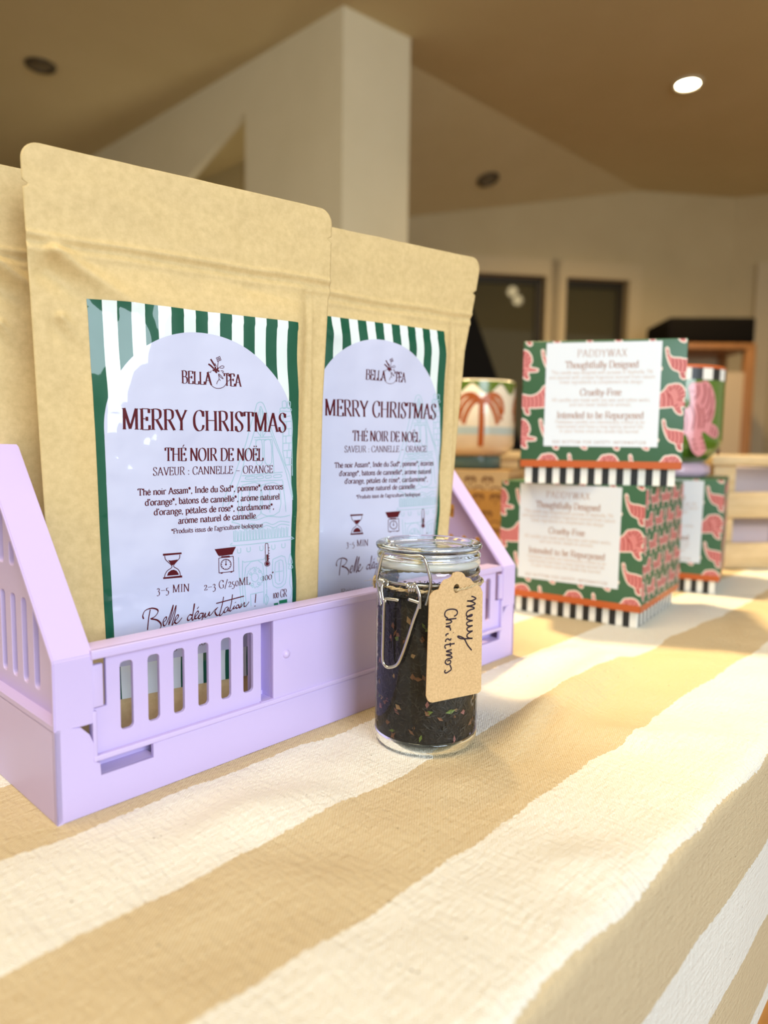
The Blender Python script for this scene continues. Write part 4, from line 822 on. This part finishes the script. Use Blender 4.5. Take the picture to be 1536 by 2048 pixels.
def shard(p, nrm, L, W, mat_, curl=.2):
    t = nrm.cross(Vector((rnd.uniform(-1, 1), rnd.uniform(-1, 1), rnd.uniform(-1, 1)))).normalized(); s = nrm.cross(t)
    t = (t + nrm * rnd.uniform(-.25, .25)).normalized(); h = nrm * (W * curl)
    v = [p - t * L / 2, p - s * W / 2 + h, p + t * L / 2, p + s * W / 2 + h, p - t * L * .1 - nrm * W * .35]
    b.add(v, [(0, 1, 4), (1, 2, 4), (2, 3, 4), (3, 0, 4), (0, 3, 2, 1)], mat_)
def sprinkle(k, L, W, mi, up_=False):
    for _ in range(k):
        if up_: 
            a = rnd.uniform(0, 2 * PI); r = .028 * math.sqrt(rnd.random()); shard(Vector((r * math.cos(a), r * math.sin(a), .0885 + rnd.uniform(0, .0015))), Vector((0, 0, 1)), rnd.uniform(*L), rnd.uniform(*W), mi); continue
        a = rnd.uniform(0, 2 * PI); z = rnd.uniform(.008, .0875); nn_ = Vector((math.cos(a), math.sin(a), 0)); shard(nn_ * (.0291 + rnd.uniform(-.0004, .0004)) + Vector((0, 0, z)), nn_, rnd.uniform(*L), rnd.uniform(*W), mi)
sprinkle(1900, (.002, .006), (.0005, .0011), 1); sprinkle(80, (.0025, .006), (.0014, .0034), 2); sprinkle(45, (.0025, .006), (.0014, .0032), 3); sprinkle(34, (.003, .0068), (.0016, .003), 4); sprinkle(34, (.0025, .006), (.0016, .0034), 5)
sprinkle(260, (.002, .006), (.0006, .0012), 1, True); sprinkle(16, (.002, .004), (.001, .0022), 2, True); sprinkle(10, (.002, .004), (.001, .0024), 3, True)
tea = b.build('loose_tea', [TEAM, TEAD, TEAB, TEAT, TEAG, TEAP], None, (JX, JY, TZ + .0006)); tag(tea, 'loose black tea with bark chips and green leaf bits inside the glass jar', 'loose tea', kind='stuff')
# gift tag
ta = math.radians(28); ntg = Vector((math.sin(ta), -math.cos(ta), 0)); off_ = .0345
gt = empty('gift_tag', (JX + ntg.x * off_, JY + ntg.y * off_, TZ), ta, 'kraft gift tag with handwriting tied to the neck of the glass jar', 'gift tag')
OUT = [(-20.51, 94.51), (-19.44, 96.34), (-17.24, 97.88), (-14.56, 98.23), (-13.5, 100.85), (-11.52, 103.21), (-8.58, 103.75), (-6.78, 104.58), (-5.68, 106.45), (-2.93, 107.03), (-0.14, 106.62), (1.53, 105.32), (2.51, 103.67), (5.59, 102.84), (7.79, 100.29), (9.97, 99.24), (12.91, 97.08), (14.21, 94.16), (14.98, 38.72), (14.4, 37.2), (12.86, 36.58), (9.95, 36.43), (-17.19, 36.07), (-19.0, 36.6), (-20.3, 37.8), (-21.34, 40.39)]
HOLE = [(-3.25 + 1.95 * math.cos(2 * PI * i / 20), 97.9 + 2.5 * math.sin(2 * PI * i / 20)) for i in range(20)]
b = MB(); b.merge_mesh(plate_mesh([[(x / 1000, y / 1000) for x, y in OUT], [(x / 1000, y / 1000) for x, y in HOLE]], .0006), lambda p: (p[0], -p[2], p[1])); b.build('card', TAGPAPER, gt)
HAND = [[(6.6, 92.64), (8.28, 92.09), (9.64, 91.16), (8.33, 90.49), (5.96, 90.11), (3.83, 90.31), (6.44, 89.86), (8.86, 88.64), (9.12, 88.01), (6.51, 87.46), (3.68, 87.34), (6.53, 86.86), (8.46, 86.08), (8.48, 85.47), (6.11, 85.11), (4.24, 84.3), (3.56, 83.17), (3.83, 81.95), (5.75, 81.27), (7.4, 81.78), (7.24, 82.32), (5.72, 82.07), (4.33, 81.3), (3.88, 80.43), (4.85, 79.64), (6.76, 79.04), (7.81, 78.93), (6.3, 78.69), (4.41, 78.29), (3.87, 77.47), (4.71, 76.34), (6.85, 76.02), (7.9, 76.07), (6.39, 75.67), (4.51, 75.08), (4.3, 74.1), (5.42, 73.05), (7.89, 73.01), (6.48, 72.45), (4.61, 71.46), (4.41, 70.08), (6.1, 69.07), (8.12, 68.79), (4.21, 69.02), (0.42, 69.47), (-1.72, 70.68), (-1.4, 71.12), (0.87, 70.3), (2.79, 68.87), (4.78, 65.41), (7.74, 62.01)], [(-4.5, 82.5), (-2.76, 83.42), (-2.43, 84.97), (-3.76, 86.21), (-6.55, 86.72), (-9.29, 86.37), (-10.53, 85.0), (-10.35, 83.22), (-8.48, 81.73)], [(-2.94, 81.26), (-6.4, 81.24), (-9.84, 81.17), (-7.31, 80.82), (-6.0, 79.81), (-7.27, 79.08), (-9.78, 78.88)], [(-6.77, 77.53), (-9.75, 77.46), (-7.67, 76.92), (-6.63, 75.73), (-6.93, 74.86)], [(-7.81, 73.38), (-9.41, 73.01), (-9.39, 72.06)], [(-4.87, 73.63), (-4.72, 73.34)], [(-6.13, 70.53), (-6.79, 69.54), (-8.2, 70.38), (-9.43, 70.02), (-9.76, 68.87)], [(-3.72, 67.26), (-6.97, 67.26), (-9.72, 67.13), (-10.06, 66.06), (-9.44, 65.11)], [(-6.76, 68.11), (-6.47, 65.93)], [(-5.5, 64.1), (-9.17, 63.58), (-6.39, 62.74), (-5.71, 61.74), (-9.12, 61.51), (-6.1, 60.55), (-5.38, 59.5), (-8.14, 59.15), (-9.28, 58.43), (-9.57, 57.2), (-8.3, 56.11), (-6.68, 56.29), (-6.02, 57.39), (-6.97, 58.32), (-8.34, 57.91)], [(-6.67, 55.69), (-5.94, 54.39), (-5.67, 52.95), (-7.27, 51.98), (-9.1, 51.44), (-9.9, 52.23), (-9.38, 53.27)]]
b = MB(); fn = lambda x, y: (x / 1000, -.00042, y / 1000)
for pl in HAND: b.stroke(smooth_line(pl, 5), fn, .82, 0)
b.build('lettering', BLACK_INK, gt)
# twine: round the neck and through the hole (in the tag's own frame)
b = MB(); cyl = Vector((0, off_, 0))
def tw(off2, ph):
    pts = []
    for i in range(120):
        a = 2 * PI * i / 120; q = Vector((.0316 * math.sin(a), off_ - .0316 * math.cos(a), .0962 + .0008 * math.sin(2 * a)))
        w = i * .9 + ph; pts.append(q + Vector((0, 0, 1)) * (.00055 * math.sin(w)) + Vector((math.sin(a), -math.cos(a), 0)) * (.00055 * math.cos(w)))
    return pts
for ph in (0, PI): b.tube(tw(0, ph), .00058, 6, closed=True)
loop = smooth3([Vector(p) for p in [(.016, .0045, .0975), (.0105, .0006, .0990), (.004, -.0012, .0981), (-.0018, -.0012, .0974), (-.0034, -.0002, .0968), (-.0032, .0016, .0966), (.004, .0022, .0966)]], 8)
for ph in (0, PI): b.tube([p + Vector((0, math.cos(i * .8 + ph) * .0004, math.sin(i * .8 + ph) * .0004)) for i, p in enumerate(loop)], .0005, 6)
for k in range(46):      # stray fibres
    a = rnd.uniform(0, 2 * PI) if k < 26 else rnd.gauss(-1.9, .12); q = Vector((.0318 * math.sin(a), off_ - .0318 * math.cos(a), .0962)); d = Vector((rnd.gauss(0, 1), rnd.gauss(0, 1), rnd.gauss(0, 1))) * .0022
    b.tube([q, q + d * .5 + Vector((0, 0, .0004)), q + d], .00009, 4)
for k in range(5): b.tube(smooth3([Vector((.0318 * math.sin(-1.88 + rnd.gauss(0, .05)), off_ - .0322 * math.cos(-1.88), .0962 + rnd.gauss(0, .0015))) for _ in range(5)], 4), .0007, 6)
b.build('twine', TWINE, gt)

# ================================================================ tiger candle boxes
BW, BH, BZ0, BZ1, INS = .1506, .1388, .0161, .0232, .0048
TG = [(5, 10), (20, 0), (35, 20), (45, 70), (80, 95), (140, 100), (200, 112), (260, 95), (300, 60), (325, 22), (345, 10), (372, 6), (400, 0), (450, 10), (490, 60), (500, 120), (480, 165), (520, 180), (560, 190), (562, 208), (550, 220), (490, 225), (465, 230), (480, 285), (465, 302), (430, 290), (400, 255), (385, 228), (330, 232), (250, 238), (195, 240), (205, 290), (185, 308), (152, 288), (135, 238), (80, 212), (45, 160), (18, 85)]
TGS = [[(70, 110), (80, 150), (75, 195)], [(105, 115), (115, 165), (108, 215)], [(140, 118), (150, 170), (145, 228)], [(178, 122), (188, 175), (182, 230)], [(215, 125), (226, 175), (222, 228)], [(255, 115), (266, 165), (264, 225)], [(292, 95), (304, 150), (304, 222)], [(325, 70), (345, 130), (346, 220)], [(345, 100), (375, 150), (384, 215)],
       [(400, 20), (385, 50)], [(430, 20), (410, 65)], [(462, 40), (425, 90)], [(485, 80), (430, 112)], [(492, 125), (435, 135)], [(470, 160), (425, 155)], [(400, 225), (430, 200)], [(415, 250), (450, 235)], [(430, 272), (468, 262)], [(490, 190), (488, 218)], [(520, 192), (516, 216)], [(145, 255), (190, 255)], [(155, 278), (198, 278)], [(15, 40), (38, 45)], [(22, 72), (45, 78)], [(345, 40), (372, 50)], [(345, 62), (368, 66)]]
TGS_SM = smooth_line(TG + [TG[0]], 3)[:-1]
def tigers(mb, fn, w, z0, z1, mi, phase=(0, 0), flip=False, scale=.057 / 500, pad=0.0):
    """pattern of pink tigers, clipped to a face w wide between z0 and z1"""
    clip = (pad, w - pad, z0, z1)
    for r in range(-1, 8):
        for c in range(-2, 4):
            ox = (c * 500 + (250 if r % 2 else 0)) * scale + phase[0]; oz = z1 - (r * 295) * scale + phase[1]
            T = lambda p: ((w - (ox + p[0] * scale * .86)) if flip else ox + p[0] * scale * .86, oz - p[1] * scale * .86)
            if ox > w or ox + 565 * scale < 0 or oz < z0 or oz - 310 * scale > z1: continue
            P_ = [T(p) for p in TGS_SM]
            mb.poly(P_, lambda x, y: fn(x, y, .00012), mi, clip); mb.stroke(P_ + [P_[0]], lambda x, y: fn(x, y, .0002), 10 * scale, mi + 1, clip=clip)
            for s in TGS: mb.stroke([T(p) for p in smooth_line(s, 3)], lambda x, y: fn(x, y, .00024), 9.5 * scale, mi + 2, clip=clip)
def tiger_box_mesh():
    h = BW / 2; lid = MB(); lid.rbox(-h, h, -h, h, BZ0, BH, .0007, 0, seg=2)
    faces = [lambda x, z, o: (x - h, -h - o, z), lambda x, z, o: (h + o, x - h, z), lambda x, z, o: (h - x, h + o, z), lambda x, z, o: (-h - o, h - x, z)]
    for k, f in enumerate(faces):
        lid.add([f(0.0002, BZ0 + .0002, .0001), f(BW - .0002, BZ0 + .0002, .0001), f(BW - .0002, BZ1, .0001), f(.0002, BZ1, .0001)], [(0, 1, 2, 3)], 1)
        if k % 2 == 0: tigers(lid, f, BW, BZ1, BH - .0003, 2, (-.012 if k == 0 else .01, .026))
        else:
            g = lambda x, z, o, f=f: f(x, z, o)
            tigers(lid, g, BW / 2, BZ1, BH - .0003, 2, (-.004, .02), False, .038 / 500); tigers(lid, lambda x, z, o, f=f: f(BW / 2 + x, z, o), BW / 2, BZ1, BH - .0003, 2, (-.004, .02), True, .038 / 500)
    ms = lid.mesh('lid', [TIGER_GREEN, ORANGE, TIGER_PINK, CREAM_INK, TIGER_RED])
    base = MB(); hb = h - INS; base.box(-hb, hb, -hb, hb, 0, BZ0 + .0004, 0)
    n = 21; w = 2 * hb / n; fb = [lambda x, z: (x - hb, -hb - .0001, z), lambda x, z: (hb + .0001, x - hb, z), lambda x, z: (hb - x, hb + .0001, z), lambda x, z: (-hb - .0001, hb - x, z)]
    for f in fb:
        for i in range(1, n, 2): base.add([f(i * w, 0), f((i + 1) * w, 0), f((i + 1) * w, BZ0), f(i * w, BZ0)], [(0, 1, 2, 3)], 1)
    mb_ = base.mesh('base', [WHITE, BLACK])
    u0, u1, v0, v1 = h - .1287 , h - .0226, .037, .1368
    lab = MB(); lab.box(u0, u1, -h - .0004, -h - .0001, v0, v1, 0); ml = lab.mesh('label', [WHITE_CARD])
    t = MB(); f = lambda x, y: (x, -h - .0005, y); cx = (u0 + u1) / 2; LW, LH = u1 - u0, v1 - v0
    def ln(txt, frac, width, cap, mat_, **kw):
        W2 = LW * width / 2; write(t, txt, cx - .001 - W2, cx - .001 + W2, v1 - LH * frac, cap, f, mat_, **kw)
    ln('PADDYWAX', .138, .43, .0068, 0, thick=.11, thin=.04, track=.12)
    ln('Thoughtfully Designed', .245, .635, .0066, 0, thick=.16, thin=.06)
    ln('Cruelty-Free', .508, .36, .0066, 0, thick=.16, thin=.06)
    ln('Intended to be Repurposed', .728, .76, .0066, 0, thick=.16, thin=.06)
    kw = dict(thick=.13, thin=.08, serifs=False)
    for txt, fr, wd_ in (('This candle was designed with purpose in Nashville, TN', .302, .88), ('and poured with unique fragrance sourced from nature', .348, .92), ('finest ingredients to complement the design.', .394, .73), ('All candles are made with soy wax and cotton wicks,', .566, .86), ('and are never tested on animals.', .610, .54),
                         ('Paddywax candles are intentionally crafted to be', .778, .78), ('repurposed and have a long-lasting second life', .822, .76), ('in your home once the candle has burned.', .867, .70)): ln(txt, fr, wd_, .0034, 1, **kw)
    ln('SEE BOTTOM FOR SAFETY INFORMATION', .972, .82, .0028, 0, thick=.14, thin=.09, serifs=False, track=.2)
    return ms, mb_, ml, t.mesh('lettering', [BROWN_INK, PALE_INK])
TBM = tiger_box_mesh()
def tiger_box(cx, cy, z, yaw, label):
    r = empty('candle_box', (cx, cy, z), yaw, label, 'candle box', 'tiger candle boxes')
    link('lid', TBM[0], r); link('base', TBM[1], r); lb = link('label', TBM[2], r); tag(lb, 'white printed panel'); link('lettering', TBM[3], lb); return r
def center(corner, yaw):
    e = Vector((math.cos(yaw), math.sin(yaw))); n = Vector((-e.y, e.x)); q = Vector(corner) - e * (BW / 2) + n * (BW / 2); return q.x, q.y
c1 = center((.2484, .6648), -.6176); c2 = center((.2819, .6679), -.2355); c3 = center((.4035, .8315), -.48)
tiger_box(*c1, TZ + .0005, -.6176, 'green tiger candle box standing on the cloth under another box')
tiger_box(*c2, TZ + .0005 + BH, -.2355, 'green tiger candle box stacked on top of another box')
tiger_box(*c3, TZ + .0005, -.48, 'green tiger candle box carrying the green tiger pot')

# ================================================================ candle pots
CERAMIC = mat('cream_glaze', (0.80, 0.72, 0.58), 0.15, coat=0.3); TEALG = mat('teal_glaze', (0.10, 0.20, 0.20), 0.15, coat=0.3); BLUEG = mat('pale_blue_glaze', (0.45, 0.55, 0.56), 0.15, coat=0.3); SANDG = mat('sand_glaze', (0.70, 0.56, 0.40), 0.15, coat=0.3); LEAFG = mat('leaf_green_glaze', (0.10, 0.17, 0.01), 0.15, coat=0.3); RUST = mat('rust_glaze', (0.42, 0.10, 0.02), 0.2, coat=0.3)
POTG = mat('green_glaze', (0.075, 0.155, 0.01), 0.12, coat=0.4); PINKG = mat('pink_glaze', (0.62, 0.24, 0.26), 0.2, coat=0.3); DARKRED = mat('dark_red_glaze', (0.28, 0.06, 0.06), 0.2, coat=0.3); LILAC = mat('lilac_glaze', (0.58, 0.42, 0.52), 0.15, coat=0.3); WAX = mat('candle_wax', (0.75, 0.68, 0.54), 0.5)
def cyl_fn(R, a0, o=0.0004): return lambda x, z: ((R + o) * math.sin(a0 + x / R), -(R + o) * math.cos(a0 + x / R), z)
PR, PH = .067, .138
pc1 = (.142, 1.150)
pot = empty('candle_pot', (pc1[0], pc1[1], TZ + BH + .0005), 0, 'cream ceramic candle pot with rust palm trees on the palm patterned box', 'candle pot', 'ceramic candle pots')
b = MB(); prof = [(.046, .021), (.054, .023), (.061, .029), (.0655, .037), (PR, .046), (PR, .054)]; b.lathe(prof, 64, 1)
b.lathe([(PR, .054), (PR, .066)], 64, 2); b.lathe([(PR, .066), (PR, .1355), (.0655, PH), (.0625, .1365), (.062, .12), (0, .12)], 64, 0)
for k in range(9):         # hanging green leaves round the rim
    a = 2 * PI * k / 9 + .2; f = cyl_fn(PR, a); w = .0255
    pts = [(-w, PH - .002)] + [(-w + 2 * w * i / 12, PH - .006 - .016 * math.sin(PI * i / 12) ** 2) for i in range(13)] + [(w, PH - .002)]
    for i in range(1, len(pts) - 2): b.add([f(pts[i][0], PH - .002), f(pts[i + 1][0], PH - .002), f(*pts[i + 1]), f(*pts[i])], [(0, 3, 2, 1)], 3)
def palm(mb, f, s=1.0, mi=4):
    mb.stroke([(0, .036), (.0005, .07), (0, .104)], lambda x, y: f(x * s, y), .0085, mi, step=.006)
    for sg in (1, -1):
        for ctrl in ([(0, .105), (.014, .115), (.028, .112), (.036, .100), (.037, .086)], [(0, .105), (.013, .110), (.024, .103), (.031, .090), (.034, .076)], [(0, .104), (.010, .104), (.018, .095), (.024, .082), (.027, .070)]):
            mb.stroke(smooth_line([(x * sg, y) for x, y in ctrl], 4), lambda x, y: f(x * s, y), .0068, mi)
for k in range(4): palm(b, cyl_fn(PR, .07 + k * PI / 2, .0006))
b.build('body', [CERAMIC, SANDG, BLUEG, LEAFG, RUST], pot)
b = MB(); b.lathe([(0, 0), (.044, 0), (.0475, .003), (.0475, .017), (.046, .022), (0, .022)], 64); b.build('foot', TEALG, pot)
b = MB(); b.lathe([(0, .1205), (.0615, .1205)], 48); b.build('wax', WAX, pot)
pot2 = empty('candle_pot.001', (c3[0], c3[1], TZ + BH + .0005), 0, 'green ceramic candle pot with pink tiger on its side, right of the box stack', 'candle pot', 'ceramic candle pots')
b = MB(); b.lathe([(.044, .018), (.050, .021), (.060, .031), (.0655, .040), (PR, .048), (PR, .1205)], 64, 0)
b.lathe([(PR, .1345), (.0675, .1365), (.066, PH), (.063, .1365), (.062, .12), (0, .12)], 64, 1)
ns_ = 28
for i in range(ns_): b.lathe([(PR + .0002, .1205), (PR + .0002, .1345)], 3, 2 + i % 2, a0=2 * PI * i / ns_, a1=2 * PI * (i + 1) / ns_)
V2 = [(135, 530), (150, 505), (200, 500), (240, 490), (285, 530), (315, 600), (310, 680), (290, 730), (330, 745), (370, 775), (365, 800), (330, 812), (280, 795), (245, 775), (220, 790), (250, 860), (255, 890), (215, 918), (175, 890), (150, 830), (125, 790), (40, 770), (0, 820), (-20, 900), (-60, 910), (-70, 860), (-50, 760), (-60, 690), (-20, 640), (60, 640), (130, 650), (150, 600)]
V2S = [[(185, 510), (190, 560), (165, 590)], [(225, 500), (235, 560), (215, 620)], [(262, 520), (265, 590), (240, 650)], [(295, 570), (285, 640), (255, 690)], [(300, 650), (280, 700), (250, 720)], [(145, 620), (175, 690), (165, 770)], [(185, 620), (205, 690), (205, 760)], [(215, 640), (235, 700), (230, 760)], [(110, 650), (130, 710), (125, 780)], [(60, 650), (80, 710), (75, 765)], [(10, 650), (30, 710), (20, 780)], [(300, 745), (290, 790)], [(325, 755), (318, 805)], [(350, 768), (343, 805)], [(165, 830), (235, 815)], [(175, 855), (245, 845)], [(185, 880), (252, 870)], [(140, 545), (165, 550)]]
k_ = .00021
for j in range(3):
    f0 = cyl_fn(PR, .02 + j * 2 * PI / 3, .0005); f1 = cyl_fn(PR, .02 + j * 2 * PI / 3, .0008); T = lambda p: ((p[0] - 150) * k_, .118 - (p[1] - 490) * k_)
    sm_ = [T(p) for p in smooth_line(V2 + [V2[0]], 3)[:-1]]; b.poly_strips(sm_, f0, 4, .004); b.stroke(sm_ + [sm_[0]], f0, .0022, 4)
    for s in V2S: b.stroke([T(p) for p in smooth_line(s, 3)], f1, .0021, 5)
b.build('body', [POTG, ORANGE, WHITE, BLACK, PINKG, DARKRED], pot2)
b = MB(); n = 96; vs = []
for r, z, amp in ((0, 0, 0), (.046, 0, .05), (.052, .005, .06), (.051, .013, .07), (.046, .019, .02), (0, .019, 0)):
    for i in range(n): a = 2 * PI * i / n; rr = r * (1 + amp * abs(math.sin(a * 5))); vs.append((rr * math.cos(a), rr * math.sin(a), z))
b.add(vs, [(j * n + i, j * n + (i + 1) % n, (j + 1) * n + (i + 1) % n, (j + 1) * n + i) for j in range(5) for i in range(n)], 0, True); b.build('foot', LILAC, pot2)
b = MB(); b.lathe([(0, .1205), (.0615, .1205)], 48); b.build('wax', WAX, pot2)
# palm patterned box under the cream pot
PBOX = mat('ochre_print', (0.40, 0.215, 0.055), 0.5); PBOXT = mat('sand_print', (0.50, 0.38, 0.24), 0.5); MAR2 = mat('maroon_print', (0.13, 0.02, 0.03), 0.45); PALMB = mat('brown_palm_print', (0.14, 0.055, 0.02), 0.5)
pbx = empty('candle_box.003', (pc1[0], pc1[1], TZ + .0005), -.35, 'ochre candle box with palm pattern carrying the cream palm pot', 'candle box')
b = MB(); h = BW / 2; b.rbox(-h, h, -h, h, .03, BH, .0007, 0, seg=2)
for f in (lambda x, z, o: (x - h, -h - o, z), lambda x, z, o: (h + o, x - h, z), lambda x, z, o: (-h - o, h - x, z)):
    b.add([f(.0003, BH - .030, .0001), f(BW - .0003, BH - .030, .0001), f(BW - .0003, BH - .0003, .0001), f(.0003, BH - .0003, .0001)], [(0, 1, 2, 3)], 1)
    for r in range(4):
        for c in range(6):
            x0, z0_ = .012 + c * .0265 + (.013 if r % 2 else 0), BH - .026 - r * .026
            if x0 > BW - .012 or x0 < .012: continue
            b.stroke([(x0, z0_), (x0, z0_ + .012)], lambda x, y: f(x, y, .0003), .0016, 2)
            for sg in (1, -1):
                for q in ((.009, .010), (.007, .006)): b.stroke(smooth_line([(x0, z0_ + .012), (x0 + sg * q[0] * .55, z0_ + .0155), (x0 + sg * q[0], z0_ + q[1])], 3), lambda x, y: f(x, y, .0003), .0022, 2)
            if r % 2 == 0: b.stroke(smooth_line([(x0 + .004, z0_ - .003), (x0 + .013, z0_ + .001), (x0 + .022, z0_ - .003)], 3), lambda x, y: (f(x, y, .0003) if x < BW - .001 else f(BW - .001, y, .0003)), .002, 2)
b.build('lid', [PBOX, PBOXT, PALMB], pbx)
b = MB(); b.box(-h + .004, h - .004, -h + .004, h - .004, 0, .0305); b.build('base', MAR2, pbx)

# ================================================================ wooden slatted crates on the table
def wooden_crate(x, y, yaw, label, L=.40, D=.26, H=.166):
    r = empty('wooden_crate', (x, y, TZ + .0005), yaw, label, 'wooden crate', 'slatted wooden crates')
    for (z0, z1) in ((0, .038), (.075, .113), (.152, .166)):
        for sd in (0, 1):
            b = MB(); y0 = 0 if sd == 0 else D - .008; b.rbox(0, L, y0, y0 + .008, z0, z1, .001, seg=2); b.build('slat', WOOD_CRATE, r)
            b = MB(); x0 = 0 if sd == 0 else L - .008; b.rbox(x0, x0 + .008, .0085, D - .0085, z0, z1, .001, seg=2); b.build('slat', WOOD_CRATE, r)
    for px in (.008, L - .043):
        for py in (.008, D - .020): b = MB(); b.rbox(px, px + .035, py, py + .012, .002, .160, .001, seg=2); b.build('corner_post', WOOD_CRATE, r)
    b = MB(); b.box(.009, L - .009, .0205, D - .0205, .002, .008); b.build('bottom', WOOD_CRATE, r); return r
wc1 = (.474, 1.018); wy = .13
wooden_crate(wc1[0], wc1[1], wy, 'pale slatted wooden crate holding small cartons, behind the right candle box')
wooden_crate(.215, 1.34, .05, 'pale slatted wooden crate standing behind the palm patterned box', .36, .22, .166)
for i, (dx, w, hh, colr, lab) in enumerate(((.05, .085, .140, (.34, .30, .33), 'grey carton standing inside the right wooden crate'), (.15, .085, .128, (.30, .15, .19), 'dull pink carton standing inside the right wooden crate'), (.25, .09, .135, (.36, .31, .33), 'pale mauve carton at the far end of the right wooden crate'))):
    e = Vector((math.cos(wy), math.sin(wy), 0)); n = Vector((-e.y, e.x, 0)); p = Vector((wc1[0], wc1[1], TZ + .0086)) + e * (dx + w / 2) + n * .10
    t = empty('carton', p, wy, lab, 'carton', 'cartons in the wooden crate'); b = MB(); b.rbox(-w / 2, w / 2, -.05, .05, 0, hh, .0015); b.build('body', mat('carton_print_%d' % i, colr, .5), t); b = MB(); b.box(-w / 2 + .004, w / 2 - .004, -.0506, -.0501, .02, .05); b.build('label', mat('carton_panel_%d' % i, tuple(min(1, v * 1.5) for v in colr), .5), t)

# ================================================================ furniture of the room behind
CABW = noisy(mat('orange_wood', (0.36, 0.16, 0.05), 0.45), (0.30, 0.13, 0.035), (0.42, 0.20, 0.065), 8, 5, stretch=(8, 8, 1)); CABI = mat('pale_cabinet_panel', (0.58, 0.46, 0.30), 0.6); SPK = mat('black_box_vinyl', (0.006, 0.005, 0.005), 0.8, spec=0.1)
cb = empty('cabinet', (1.74, 3.98, 0), -.05, 'tall orange wooden cabinet with pale panel under the black box', 'cabinet')
ct = TZ + .175 + .53; w = .222; d = .2
b = MB()
for sx in (-1, 1): b.rbox(sx * w - (.05 if sx > 0 else 0), sx * w + (0 if sx > 0 else .05), -d, -d + .05, 0, ct, .004); b.rbox(sx * w - (.05 if sx > 0 else 0), sx * w + (0 if sx > 0 else .05), d - .05, d, 0, ct, .004)
b.build('frame', CABW, cb)
b = MB(); b.rbox(-w, w, -d, d, ct, ct + .03, .004); b.build('top', CABW, cb)
for z in (.35, .75, 1.08): b = MB(); b.box(-w + .02, w - .02, -d + .02, d - .02, z, z + .022); b.build('shelf', CABW, cb)
b = MB(); b.box(-w + .03, w - .03, d - .035, d - .02, .1, ct); b.build('back_panel', CABI, cb)
b = MB(); b.box(-w + .05, w - .05, -d + .012, -d + .022, .1, ct - .12); b.build('door', CABI, cb)
sp_ = empty('speaker', (1.735, 3.98, ct + .0305), -.05, 'black speaker box lying on top of the orange wooden cabinet', 'speaker')
b = MB(); b.rbox(-.228, .222, -.19, .19, 0, .135, .012); b.build('body', SPK, sp_); b = MB(); b.rbox(-.21, .21, -.196, -.189, .012, .123, .003); b.build('grille', mat('black_grille', (.007, .006, .005), .9, spec=0.1), sp_)
CHB = mat('black_upholstery', (0.006, 0.005, 0.004), 0.9, spec=0.1); CHW = mat('dark_brown_wood', (0.10, 0.045, 0.015), 0.5)
ch = empty('armchair', (.44, 2.36, 0), .2, 'black high backed armchair standing behind the palm pot', 'armchair')
b = MB(); M = Matrix.Translation((0, 0, .42)) @ Matrix.Rotation(-.30, 4, 'Y'); b.rbox(-.42, -.30, -.33, .33, 0, .88, .03, M=M); 
b = MB()
bk = [(-.34, .40), (-.22, .40), (-.05, .80), (-.16, 1.06), (-.30, 1.40), (-.42, 1.44), (-.44, 1.0)]
b.merge_mesh(plate_mesh([bk], .62, .012), lambda p: (p[0], p[2], p[1])); b.build('backrest', CHB, ch)
b = MB(); b.rbox(-.33, .30, -.31, .31, .30, .46, .04); b.build('seat', CHB, ch)
for sy in (-1, 1):
    b = MB(); b.rbox(-.30, .28, sy * .36 - .05, sy * .36 + .05, .28, .80, .035); b.build('armrest', CHB, ch)
    for lx in (-.28, .24): b = MB(); b.lathe([(0, 0), (.016, 0), (.024, .30), (0, .30)], 16, c=(lx, sy * .30)); b.build('leg', CHW, ch)
